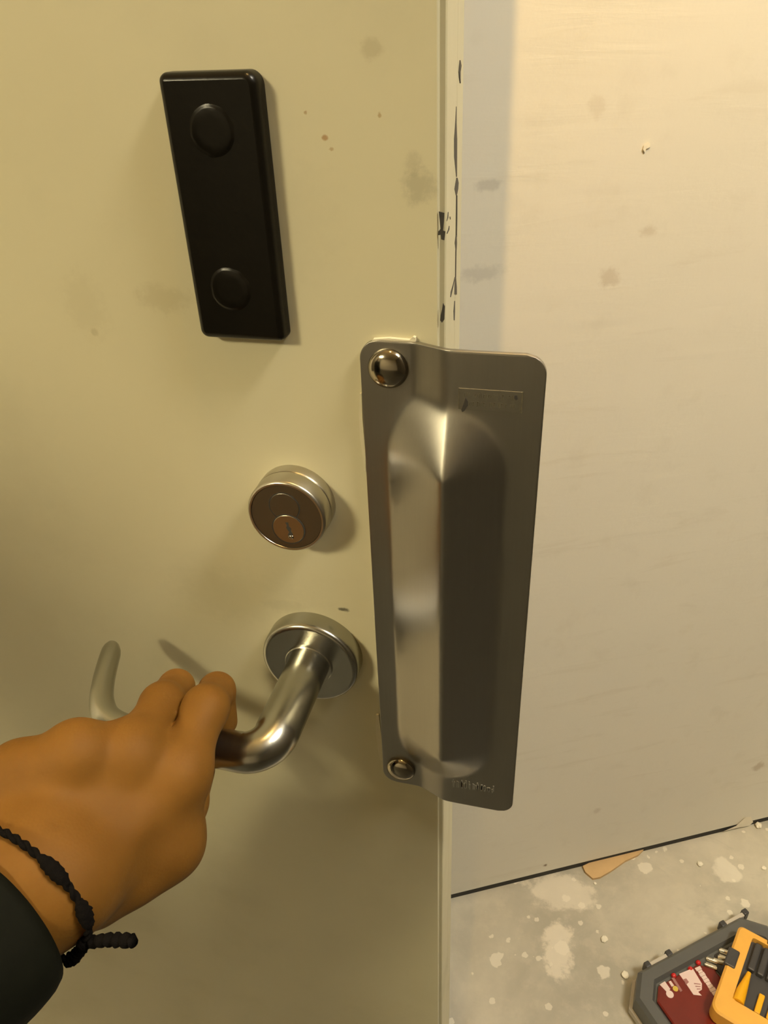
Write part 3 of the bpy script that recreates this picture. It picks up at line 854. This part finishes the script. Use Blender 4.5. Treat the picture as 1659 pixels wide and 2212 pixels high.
# ------------------------------------------------------------------ jacket sleeve
def hand_hit(px, py):
    r = RC @ np.array([px - CX, py - CY, F_PX]); r = r / np.linalg.norm(r)
    t = np.linspace(0.10, 0.60, 2500); pp = CAM + t[:, None] * r
    d = hand_sdf(pp); return pp[np.argmax(d < 0)] if (d < 0).any() else pp[np.argmin(d)]
_b0, _b1, _b2 = hand_hit(8, 1806), hand_hit(112, 1885), hand_hit(180, 2005)
BN = unit(np.cross(_b1 - _b0, _b2 - _b0))
if BN @ (J['fa'] - J['w']) < 0: BN = -BN            # points up the forearm
_wd = J['fa'] - J['w']
BC = J['w'] + _wd * (((_b1 - J['w']) @ BN) / (_wd @ BN))
def build_sleeve():
    dd = unit(J['fa'] - J['w'])
    c0 = BC + dd * 0.020
    ctrl = [c0, c0 + unit(BN + dd) * 0.025, J['fa'] + dd * 0.03, (J['fa'] + J['elbow']) / 2 + A(0, 0, -.005), J['elbow']]
    path = catmull(ctrl, 10)
    n = 64
    bm = bmesh.new(); rings = []
    for inner in (False, True):
        rr = []
        for i, p in enumerate(path):
            t = i / (len(path) - 1)
            tt = unit(path[min(i + 1, len(path) - 1)] - path[max(0, i - 1)])
            w0 = max(0.0, 1 - i / 9.0); tt = unit(tt * (1 - w0) + BN * w0)
            sx = unit(np.cross(tt, A(0, 0, 1))); ux = np.cross(sx, tt)
            r = 0.0400 + 0.016 * min(1, t * 1.6)
            if i == 0: r -= 0.0006
            if inner: r -= 0.0022
            ring = []
            for k in range(n):
                a = 2 * math.pi * k / n
                q = p + (sx * math.cos(a) * 1.06 + ux * math.sin(a) * 0.94) * r
                wv = noise.noise(Vector(q * 38.0)) * 0.0030 + noise.noise(Vector(q * 16.0)) * 0.005 * min(1, t * 4)
                q = q + (sx * math.cos(a) + ux * math.sin(a)) * wv
                ring.append(bm.verts.new(q - np.array(person.location)))
            rr.append(ring)
        rings.append(rr)
    for rr in rings:
        for a, b in zip(rr[:-1], rr[1:]):
            for k in range(n): bm.faces.new((a[k], a[(k + 1) % n], b[(k + 1) % n], b[k]))
    for e in (0, -1):
        a, b = rings[0][e], rings[1][e]
        for k in range(n): bm.faces.new((a[k], a[(k + 1) % n], b[(k + 1) % n], b[k]))
    bmesh.ops.recalc_face_normals(bm, faces=bm.faces)
    return obj('jacket_sleeve', bm, M_SLEEVE, person, True)
build_sleeve()['label'] = 'dark jacket sleeve'

# ------------------------------------------------------------------ bracelet
def wrist_loop(c, nrm, n=72, lift=0.0020):
    nrm = unit(nrm); s = unit(np.cross(nrm, A(0, 0, 1))); u = np.cross(s, nrm)
    ts = np.linspace(0.008, 0.075, 240)
    pts = []
    for k in range(n):
        a = 2 * math.pi * k / n
        dv = s * math.cos(a) + u * math.sin(a)
        dist = hand_sdf(c + ts[:, None] * dv)
        j = np.argmax(dist > lift)
        pts.append(c + dv * ts[j])
    return pts
bc = BC
bl = wrist_loop(bc, BN)
bracelet = tag(empty('bracelet', tuple(bc)), 'black knotted cord bracelet with short tassel ends round the wrist', 'bracelet')
bm = bmesh.new()
n = 12; rings = []; N = len(bl)
for strand in range(2):
    rings = []
    for i in range(N * 2):
        f = i / 2; i0 = int(f) % N; i1 = (i0 + 1) % N; p = bl[i0] * (1 - (f % 1)) + bl[i1] * (f % 1)
        t = unit(bl[i1] - bl[i0]); o = unit(p - bc); sd = np.cross(t, o)
        ph = i * 0.9 + strand * math.pi
        q = p + (o * math.cos(ph) + sd * math.sin(ph)) * 0.0008 - bc
        rings.append([bm.verts.new(q + (o * math.cos(2 * math.pi * k / n) + sd * math.sin(2 * math.pi * k / n)) * 0.0011) for k in range(n)])
    for a in range(len(rings)):
        b = (a + 1) % len(rings)
        for k in range(n): bm.faces.new((rings[a][k], rings[a][(k + 1) % n], rings[b][(k + 1) % n], rings[b][k]))
bmesh.ops.recalc_face_normals(bm, faces=bm.faces)
obj('cord', bm, M_CORD, bracelet, True)
def proj(w):
    c = RC.T @ (np.array(w) - CAM); return c[:2] / c[2] * F_PX + np.array([CX, CY]), c[2]
def nearest_loop(px, py):
    best = None
    for i, p in enumerate(bl):
        q, z = proj(p)
        dd = np.hypot(q[0] - px, q[1] - py) + z * 400
        if best is None or dd < best[0]: best = (dd, i)
    return best[1]
def lump(i, length, r, name):
    p0 = bl[i]; t = unit(bl[(i + 1) % N] - bl[i - 1])
    bm = bmesh.new()
    path, rad = [], []
    for k in range(15):
        u = k / 14 * 2 - 1
        path.append(p0 + t * u * length / 2 - bc); rad.append(r * math.sqrt(max(0.03, 1 - u * u)) * (1 + 0.12 * math.sin(k * 2.4)))
    add_tube(bm, path, rad, 16)
    for v in bm.verts:
        v.co += v.co.normalized() * noise.noise(v.co * 700) * 0.0008
    return obj(name, bm, M_CORD, bracelet, True)
lump(nearest_loop(115, 1880), 0.017, 0.0030, 'knot'); lump(nearest_loop(180, 1970), 0.016, 0.0030, 'knot')
ik = nearest_loop(192, 2045); kp = bl[ik]
lump(ik, 0.010, 0.0028, 'knot')
kd = CAM[1] + 0.0
koff = -kp[1]
for nm, tip in (('tassel', (286, 2032)), ('tassel', (150, 2076))):
    e1 = P3(*tip, koff)
    mid = kp * 0.5 + e1 * 0.5 + A(0, 0, 0.0015 if tip[0] > 200 else -.001)
    pth = catmull([kp, mid, e1], 10)
    bm = bmesh.new()
    add_tube(bm, [p - bc for p in pth], [0.0020 + 0.0007 * math.sin(k * 1.9) + 0.0006 * (k / 20) for k in range(len(pth))], 14)
    for v in bm.verts: v.co += v.co.normalized() * noise.noise(v.co * 800) * 0.0010
    obj(nm, bm, M_CORD, bracelet, True)

# ------------------------------------------------------------------ floor things
def local_empty(name, loc, ang, label, cat):
    e = empty(name, loc); e.rotation_euler = (0, 0, ang); return tag(e, label, cat)
# tan sliver at the foot of the wall
M_SHIM = mat_plain('tan_board', (0.60, 0.40, 0.19), 0.6, var=0.12, scale=50)
pts = [on_floor(x, y) for x, y in ((1258, 1874), (1275, 1866), (1330, 1853), (1392, 1836), (1378, 1850), (1350, 1863), (1320, 1884), (1296, 1898), (1280, 1901), (1264, 1887))]
c = np.mean(pts, 0)
bm = bmesh.new(); add_prism(bm, [(p[0] - c[0], p[1] - c[1]) for p in pts], 0.0, 0.005)
o = tag(obj('board_scrap', bm, M_SHIM), 'tan wedge-shaped scrap of board lying against the wall foot', 'scrap'); o.location = (c[0], c[1], 0)
# plaster crumbs
M_PLASTER = mat_plain('plaster', (0.80, 0.74, 0.60), 0.9, var=0.08, scale=80, bump=0.4)
def crumb(px, py, r, label, stretch=(1, 1, .7), z=None):
    p = on_floor(px, py)
    bm = bmesh.new(); bmesh.ops.create_icosphere(bm, subdivisions=2, radius=1.0)
    for v in bm.verts:
        v.co *= 1 + 0.35 * noise.noise(v.co * 1.7 + Vector((px, py, 0)))
        v.co = Vector((v.co.x * r * stretch[0], v.co.y * r * stretch[1], v.co.z * r * stretch[2]))
    zz = min(v.co.z for v in bm.verts)
    bmesh.ops.translate(bm, verts=bm.verts, vec=(0, 0, -zz))
    o = obj('plaster_crumb', bm, M_PLASTER, None, False); o.location = (p[0], p[1], 0)
    return tag(o, label, 'plaster', 'plaster crumbs on the concrete')
crumb(1638, 1786, 0.006, 'round white plaster crumb on concrete by the wall foot')
for px, py, r, lb in ((1285, 1909, 0.0026, 'tiny plaster crumb beside the tan board scrap'), (1020, 2104, 0.0022, 'tiny plaster crumb on concrete close to the door edge'),
                     (1512, 1868, 0.005, 'flat white plaster crumb on bare concrete between wall and tool cases'), (1650, 1876, 0.004, 'pale plaster crumb behind the yellow tool case'),
                     (1305, 2030, 0.006, 'larger white plaster crumb on concrete, farther from the red case lid'), (1350, 2108, 0.006, 'larger white plaster crumb beside the red-lidded case corner')):
    crumb(px, py, r, lb, (1, 1, .45))
# torn plasterboard lip at the wall foot
pl = [(1560, 1797), (1590, 1784), (1610, 1766), (1622, 1764), (1627, 1776), (1618, 1784), (1590, 1789)]
def on_wall(px, py, d=0.0):
    r = RC @ np.array([px - CX, py - CY, F_PX])
    n3 = A(WN[0], WN[1], 0); a3 = A(*(WA + WN * d), 0)
    return CAM + r * (((a3 - CAM) @ n3) / (r @ n3))
bm = bmesh.new()
f0 = [bm.verts.new(on_wall(x, y, 0.003)) for x, y in pl]; f1 = [bm.verts.new(on_wall(x, y, -0.001)) for x, y in pl]
bm.faces.new(f0); bm.faces.new(f1[::-1])
for i in range(len(pl)): bm.faces.new((f0[i], f1[i], f1[(i + 1) % len(pl)], f0[(i + 1) % len(pl)]))
bmesh.ops.recalc_face_normals(bm, faces=bm.faces)
obj('torn_paper', bm, M_PLASTER, wall_right)
for pl in ([(1389, 322), (1392, 312), (1399, 306), (1405, 310), (1404, 318), (1396, 322), (1393, 330)],):
    bm = bmesh.new()
    f0 = [bm.verts.new(on_wall(x, y, 0.0015)) for x, y in pl]; f1 = [bm.verts.new(on_wall(x, y, -0.0005)) for x, y in pl]
    bm.faces.new(f0); bm.faces.new(f1[::-1])
    for i in range(len(pl)): bm.faces.new((f0[i], f1[i], f1[(i + 1) % len(pl)], f0[(i + 1) % len(pl)]))
    bmesh.ops.recalc_face_normals(bm, faces=bm.faces)
    obj('plaster_nick', bm, M_PLASTER, wall_right)

# ------------------------------------------------------------------ the rest of the photographer, behind the camera
def sdf_mesh(name, fn, lo, hi, h, mat, parent, label=None):
    v, q = surface_nets(fn, lo, hi, h)
    me = bpy.data.meshes.new(name)
    me.from_pydata((v - np.array(parent.location)).tolist(), [], q.tolist()); me.update()
    me.polygons.foreach_set('use_smooth', [True] * len(me.polygons))
    me.materials.append(mat)
    o = link(bpy.data.objects.new(name, me), parent)
    if label: o['label'] = label
    return o
BXC, BYC = -0.74, -0.72
BLOW = 0.12          # the photographer stoops a little
def jacket_sdf(p):
    c = A(BXC, BYC, -BLOW)
    d = sd_ell(p, c + A(0, 0, 1.16), np.eye(3), (0.185, 0.125, 0.30))
    d = smin(d, sd_cone(p, c + A(-0.10, -0.10, 0.98), c + A(0.10, -0.10, 0.98), 0.115, 0.115), 0.06)
    sl, sr = c + A(-0.175, 0, 1.35), c + A(0.175, 0, 1.35)
    d = smin(d, sd_cone(p, sl, sr, 0.062, 0.062), 0.06)
    el = J['elbow']
    d = smin(d, sd_cone(p, sl, el, 0.062, 0.050), 0.03)
    er = c + A(0.225, -0.03, 1.08)
    d = smin(d, sd_cone(p, sr, er, 0.062, 0.050), 0.03)
    d = smin(d, sd_cone(p, er, c + A(0.215, 0.08, 0.84), 0.046, 0.036), 0.02)
    d = smin(d, sd_cone(p, c + A(0, 0.0, 1.40), c + A(0, 0.01, 1.46), 0.066, 0.058), 0.02)
    return d
def trousers_sdf(p):
    c = A(BXC, BYC - 0.14, 0)
    d = sd_cone(p, c + A(-0.07, 0, 0.90), c + A(0.07, 0, 0.90), 0.108, 0.108)
    for sx in (-1, 1):
        d = smin(d, smin(sd_cone(p, c + A(sx * 0.085, 0, 0.85), c + A(sx * 0.10, 0.03, 0.48), 0.092, 0.066), sd_cone(p, c + A(sx * 0.10, 0.03, 0.48), c + A(sx * 0.11, -0.01, 0.11), 0.066, 0.056), 0.03), 0.03)
    return d
def head_sdf(p):
    c = A(BXC + 0.02, BYC + 0.03, 1.60 - BLOW)
    d = sd_ell(p, c, np.eye(3), (0.074, 0.095, 0.112))
    d = smin(d, sd_ell(p, c + A(0, 0.022, -0.062), np.eye(3), (0.056, 0.066, 0.060)), 0.03)
    d = smin(d, sd_cone(p, c + A(0, 0.092, 0.006), c + A(0, 0.108, -0.026), 0.008, 0.013), 0.012)
    for sx in (-1, 1):
        d = smin(d, sd_ell(p, c + A(sx * 0.076, -0.005, -0.012), np.eye(3), (0.010, 0.018, 0.030)), 0.008)
        d = np.maximum(d, -(np.sqrt(((p - c - A(sx * 0.031, 0.098, 0.008)) ** 2).sum(-1)) - 0.012))
        d = smin(d, np.sqrt(((p - c - A(sx * 0.031, 0.082, 0.008)) ** 2).sum(-1)) - 0.0115, 0.003)
    d = smin(d, sd_cone(p, c + A(-0.020, 0.082, -0.062), c + A(0.020, 0.082, -0.062), 0.008, 0.008), 0.006)
    return smin(d, sd_cone(p, c + A(-0.01, -0.02, -0.07), c + A(-0.02, -0.035, -0.18), 0.052, 0.056), 0.03)
def hair_sdf(p):
    c = A(BXC + 0.02, BYC + 0.03, 1.60 - BLOW)
    d = sd_ell(p, c + A(0, -0.008, 0.014), np.eye(3), (0.083, 0.100, 0.112))
    cut = (p - (c + A(0, 0.035, 0.045))) @ unit(A(0, 0.80, -0.60))
    return np.maximum(d, cut)
M_TROUSERS = mat_plain('dark_trousers', (0.03, 0.03, 0.034), 0.8, var=0.3, scale=60)
M_HAIR = mat_plain('dark_hair', (0.015, 0.011, 0.008), 0.5, var=0.4, scale=200)
M_SHOE = mat_plain('black_shoe', (0.02, 0.018, 0.016), 0.5)
sdf_mesh('jacket', jacket_sdf, (BXC - 0.34, BYC - 0.32, 0.62), (BXC + 0.40, -0.30, 1.48), 0.014, M_SLEEVE, person, 'dark jacket')
sdf_mesh('trousers', trousers_sdf, (BXC - 0.28, BYC - 0.34, 0.03), (BXC + 0.28, BYC + 0.08, 1.05), 0.014, M_TROUSERS, person, 'dark trousers')
sdf_mesh('head', head_sdf, (BXC - 0.14, BYC - 0.16, 1.25), (BXC + 0.18, BYC + 0.22, 1.64), 0.005, M_SKIN, person)
sdf_mesh('hair', hair_sdf, (BXC - 0.14, BYC - 0.16, 1.28), (BXC + 0.18, BYC + 0.22, 1.64), 0.006, M_HAIR, person)
for sx in (-1, 1):
    cc = A(BXC + sx * 0.115, BYC - 0.14, 0)
    sdf_mesh('shoe', lambda p: np.maximum(smin(sd_cone(p, cc + A(0, -0.03, 0.05), cc + A(sx * 0.02, 0.16, 0.03), 0.052, 0.042), sd_cone(p, cc + A(0, -0.01, 0.05), cc + A(0, -0.01, 0.10), 0.05, 0.05), 0.03), -(p[..., 2] - 0.001)),
             (cc[0] - 0.10, cc[1] - 0.14, -0.01), (cc[0] + 0.10, cc[1] + 0.26, 0.17), 0.008, M_SHOE, person)

# ------------------------------------------------------------------ bit cases on the floor
M_CASE = mat_plain('grey_case_plastic', (0.10, 0.10, 0.095), 0.38, var=0.12, scale=40, bump=0.1)
M_CASEBASE = mat_plain('pale_case_base', (0.50, 0.45, 0.38), 0.5, var=0.08)
M_TRAY = mat_plain('dark_tray', (0.035, 0.028, 0.022), 0.35)
M_RED = mat_plain('red_tinted_insert', (0.15, 0.016, 0.010), 0.18, var=0.35, scale=25)
M_REDGLOSS = mat_plain('bright_red_peg', (0.55, 0.02, 0.02), 0.25)
M_PINK = mat_plain('pale_print', (0.72, 0.56, 0.53), 0.5, var=0.06)
M_PRINTDK = mat_plain('dark_red_print', (0.32, 0.14, 0.13), 0.5)  # dark red ink of the printed marks
M_GOLD = mat_plain('yellow_dot', (0.62, 0.45, 0.08), 0.4)
M_BIT = mat_steel('bright_bit', (0.78, 0.74, 0.64), 0.18)
M_YELLOW = mat_plain('yellow_plastic', (0.80, 0.42, 0.07), 0.45, var=0.10, scale=40)
M_AMBER = mat_plain('amber_plastic', (0.85, 0.42, 0.01), 0.35, var=0.08)
M_BLKPL = mat_plain('black_plastic', (0.05, 0.047, 0.047), 0.4, var=0.2, scale=60)
u2 = A(math.cos(math.radians(38.0)), math.sin(math.radians(38.0))); v2 = A(u2[1], -u2[0])
A1 = on_floor(1379, 2097, 0.05)[:2]
ORG = A1 - u2 * 0.0285
case = tag(empty('bit_case', (ORG[0], ORG[1], 0)), 'grey-framed case with a dark red lid on concrete', 'tool case')
case.rotation_euler = (0, 0, math.radians(38.0))
CL, CW, CH = 0.262, 0.185, 0.050
def oct_poly(x0, x1, y0, y1, c):
    return [(x0 + c, y1), (x0, y1 - c), (x0, y0 + c), (x0 + c, y0), (x1 - c, y0), (x1, y0 + c), (x1, y1 - c), (x1 - c, y1)]
def loft_poly(bm, layers):
    rings = [[bm.verts.new((x, y, z)) for x, y in poly] for poly, z in layers]
    for a, b in zip(rings[:-1], rings[1:]):
        for i in range(len(a)): bm.faces.new((a[i], a[(i + 1) % len(a)], b[(i + 1) % len(a)], b[i]))
    bm.faces.new(rings[0]); bm.faces.new(rings[-1])
    bmesh.ops.recalc_face_normals(bm, faces=bm.faces)
bm = bmesh.new()
loft_poly(bm, [(oct_poly(0.002, CL - .002, -CW + .002, -0.002, 0.027), 0.0), (oct_poly(-0.004, CL + .004, -CW - .004, 0.004, 0.030), 0.004), (oct_poly(-0.004, CL + .004, -CW - .004, 0.004, 0.030), 0.015), (oct_poly(0, CL, -CW, 0, 0.0285), 0.0155)])
obj('base', bm, M_CASEBASE, case)
bm = bmesh.new()
loft_poly(bm, [(oct_poly(0, CL, -CW, 0, 0.0285), 0.0156), (oct_poly(0, CL, -CW, 0, 0.0285), 0.044), (oct_poly(0.005, CL - .005, -CW + .005, -0.005, 0.027), CH),
               (oct_poly(0.020, CL - .020, -CW + .020, -0.020, 0.022), CH), (oct_poly(0.024, CL - .024, -CW + .024, -0.024, 0.020), CH - 0.008)])
lid = autosmooth(obj('lid_frame', bm, M_CASE, case), 25)
bm = bmesh.new(); loft_poly(bm, [(oct_poly(0.026, 0.135, -CW + .026, -0.030, 0.016), CH - 0.0079), (oct_poly(0.026, 0.135, -CW + .026, -0.030, 0.016), CH - 0.003), (oct_poly(0.028, 0.133, -CW + .028, -0.032, 0.016), CH - 0.002)])
ins = obj('red_insert', bm, M_RED, case); ins['label'] = 'dark red glossy insert'
bm = bmesh.new(); loft_poly(bm, [(oct_poly(0.140, CL - .026, -CW + .026, -0.028, 0.014), CH - 0.0079), (oct_poly(0.140, CL - .026, -CW + .026, -0.028, 0.014), CH - 0.0055)])
obj('tray', bm, M_TRAY, case)
inv = Matrix.Rotation(-math.radians(38.0), 3, 'Z')
def lc(px, py, z=CH - 0.002):
    p = on_floor(px, py, z); q = inv @ Vector((p[0] - ORG[0], p[1] - ORG[1], 0)); return (q.x, q.y)
ZP = CH - 0.002
def printed(name, pix, mat, t=0.0006):
    bm = bmesh.new(); add_prism(bm, [lc(x, y) for x, y in pix], ZP - 0.0004, ZP + t)
    return obj(name, bm, mat, case)
printed('print_block', [(1467, 2104), (1496, 2092), (1516, 2125), (1516, 2138), (1508, 2143), (1516, 2151), (1498, 2149)], M_PINK)
printed('print_shape', [(1476, 2116), (1482, 2114), (1488, 2122), (1482, 2128)], M_PRINTDK, 0.0009)
for k in range(3): printed('print_line', [(1499 + k * 3, 2124 + k * 6), (1513, 2126 + k * 5), (1513, 2127.5 + k * 5), (1499 + k * 3, 2126 + k * 6)], M_PRINTDK, 0.0009)
printed('print_patch', [(1425, 2127), (1436, 2120), (1448, 2137), (1441, 2144)], M_PINK)
printed('print_patch', [(1444, 2121), (1449, 2119), (1456, 2129), (1451, 2132)], M_PINK)
printed('print_bar', [(1450, 2113), (1456, 2112), (1474, 2140), (1470, 2143)], M_PRINTDK)
for (px, py, r, mt, nm) in ((1447, 2148, 0.0055, M_PINK, 'print_dot'), (1459, 2136, 0.0040, M_GOLD, 'print_dot')):
    x, y = lc(px, py); bm = bmesh.new(); add_prism(bm, [(x + r * math.cos(a * math.pi / 8), y + r * math.sin(a * math.pi / 8)) for a in range(16)], ZP - .0004, ZP + .0007); obj(nm, bm, mt, case)
# bar of worn, unreadable white characters
bm = bmesh.new(); rnd = random.Random(2)
a0, a1 = Vector(lc(1506, 2089)), Vector(lc(1553, 2158)); dv = (a1 - a0).normalized(); nv = Vector((-dv.y, dv.x)); L = (a1 - a0).length
k = 0.0
while k < L:
    wch = rnd.uniform(0.0035, 0.0055); hh2 = rnd.uniform(0.0036, 0.0048)
    c = a0 + dv * (k + wch / 2)
    add_obox(bm, (c.x, c.y, ZP + .0002), (dv.x, dv.y, 0), (nv.x, nv.y, 0), (wch * 0.9, hh2 * 2, 0.0008))
    k += wch
obj('white_lettering', bm, M_PINK, case)
for px, py in ((1456, 2106), (1492, 2092), (1509, 2078)):
    x, y = lc(px, py); bm = bmesh.new(); bmesh.ops.create_uvsphere(bm, u_segments=12, v_segments=8, radius=0.004, matrix=Matrix.Translation((x, y, ZP - .0022)))
    obj('red_peg', bm, M_REDGLOSS, case, True)
for px, py, r in ((1531, 2076, 0.0045), (1548, 2066, 0.0045), (1559, 2060, 0.0055), (1562, 2045, 0.0050), (1534, 2063, 0.0040), (1579, 2050, 0.0045)):
    x, y = lc(px, py, CH); bm = bmesh.new()
    add_tube(bm, [(x - .006, y + .001, CH - .0065), (x + .006, y - .012, CH - .0065)], [r, r], 16)
    bmesh.ops.bevel(bm, geom=[e for e in bm.edges if e.calc_face_angle(0) > 1.0], offset=r * .3, segments=2, affect='EDGES')
    autosmooth(obj('steel_bit', bm, M_BIT, case))
for (pa, pb) in (((1397, 2083), (1443, 2058)), ((1560, 1995), (1610, 1972))):
    xa = lc(*pa, CH - .012)[0]; xb = lc(*pb, CH - .012)[0]
    bm = bmesh.new(); add_box(bm, (xa + .005, 0.0005, CH - .026), (xb - .005, 0.007, CH - .010), 0.001, 2); h = obj('hinge', bm, M_CASEBASE, case)
    for x in (xa, xb):
        bm = bmesh.new(); add_box(bm, (x - .005, 0.0005, CH - .028), (x + .005, 0.010, CH - .008), 0.002, 2); obj('hinge_end', bm, M_BLKPL, h)

# yellow-rimmed case lying across it
ZB = CH + 0.0006
angb = math.radians(-22.0)
TL = on_floor(1598, 1996, ZB + 0.028)[:2]
yc = tag(empty('yellow_bit_case', (TL[0], TL[1], ZB)), 'yellow and black case lying across the red-lidded case', 'tool case')
yc.rotation_euler = (0, 0, angb)
YL, YW, YH, YR = 0.21, 0.150, 0.028, 0.022
bm = bmesh.new()
ring_o = rounded_rect(0, YL, -YW, 0, (0.012, 0.008, 0.014, 0.012), 5); ring_i = rounded_rect(YR, YL - YR, -YW + YR * 1.4, -0.010, (0.006, 0.004, 0.006, 0.006), 5)
lay = [(ring_o, 0.0), (ring_o, YH - .003), (rounded_rect(.003, YL - .003, -YW + .003, -.003, (0.010, 0.006, 0.011, 0.010), 5), YH), (ring_i, YH), (ring_i, YH - 0.012)]
rings = [[bm.verts.new((x, y, z)) for x, y in poly] for poly, z in lay]
for a, b in zip(rings[:-1], rings[1:]):
    for i in range(len(a)): bm.faces.new((a[i], a[(i + 1) % len(a)], b[(i + 1) % len(a)], b[i]))
bm.faces.new(rings[0]); bm.faces.new(rings[-1]); bmesh.ops.recalc_face_normals(bm, faces=bm.faces)
autosmooth(obj('rim', bm, M_YELLOW, yc), 30)
bm = bmesh.new(); add_box(bm, (YR - .001, -YW + YR * 1.4 - .001, YH - .0125), (YL - YR + .001, -0.0095, YH - .0105)); obj('floor_tray', bm, M_BLKPL, yc)
for k in range(6):
    x = YR + 0.006 + k * 0.013
    bm = bmesh.new(); add_box(bm, (x, -0.060, YH - .0106), (x + .010, -0.013, YH - .002), 0.002, 2); obj('bit_holder', bm, M_BLKPL, yc)
bm = bmesh.new(); add_box(bm, (YR + .02, -0.008, YH - .008), (YL - .03, 0.0015, YH + .003), 0.0015, 2); obj('hinge_bar', bm, M_BLKPL, yc)
bm = bmesh.new(); add_box(bm, (-.003, -0.075, 0.004), (.013, -0.045, YH + .0025), 0.002, 2); obj('latch', bm, M_BLKPL, yc)
bm = bmesh.new()
add_tube(bm, [(0.030, -0.118, YH - .003), (0.030, -0.100, YH - .003), (0.031, -0.085, YH - .003), (0.032, -0.066, YH - .003)], [0.0085, 0.0075, 0.0055, 0.003], 16)
autosmooth(obj('amber_driver', bm, M_AMBER, yc))
for k in range(4):
    bm = bmesh.new(); add_box(bm, (0.052 + k * .016, -0.116, YH - .0106), (0.060 + k * .016, -0.085, YH - .004), 0.0015, 2); obj('amber_bit', bm, M_AMBER, yc)
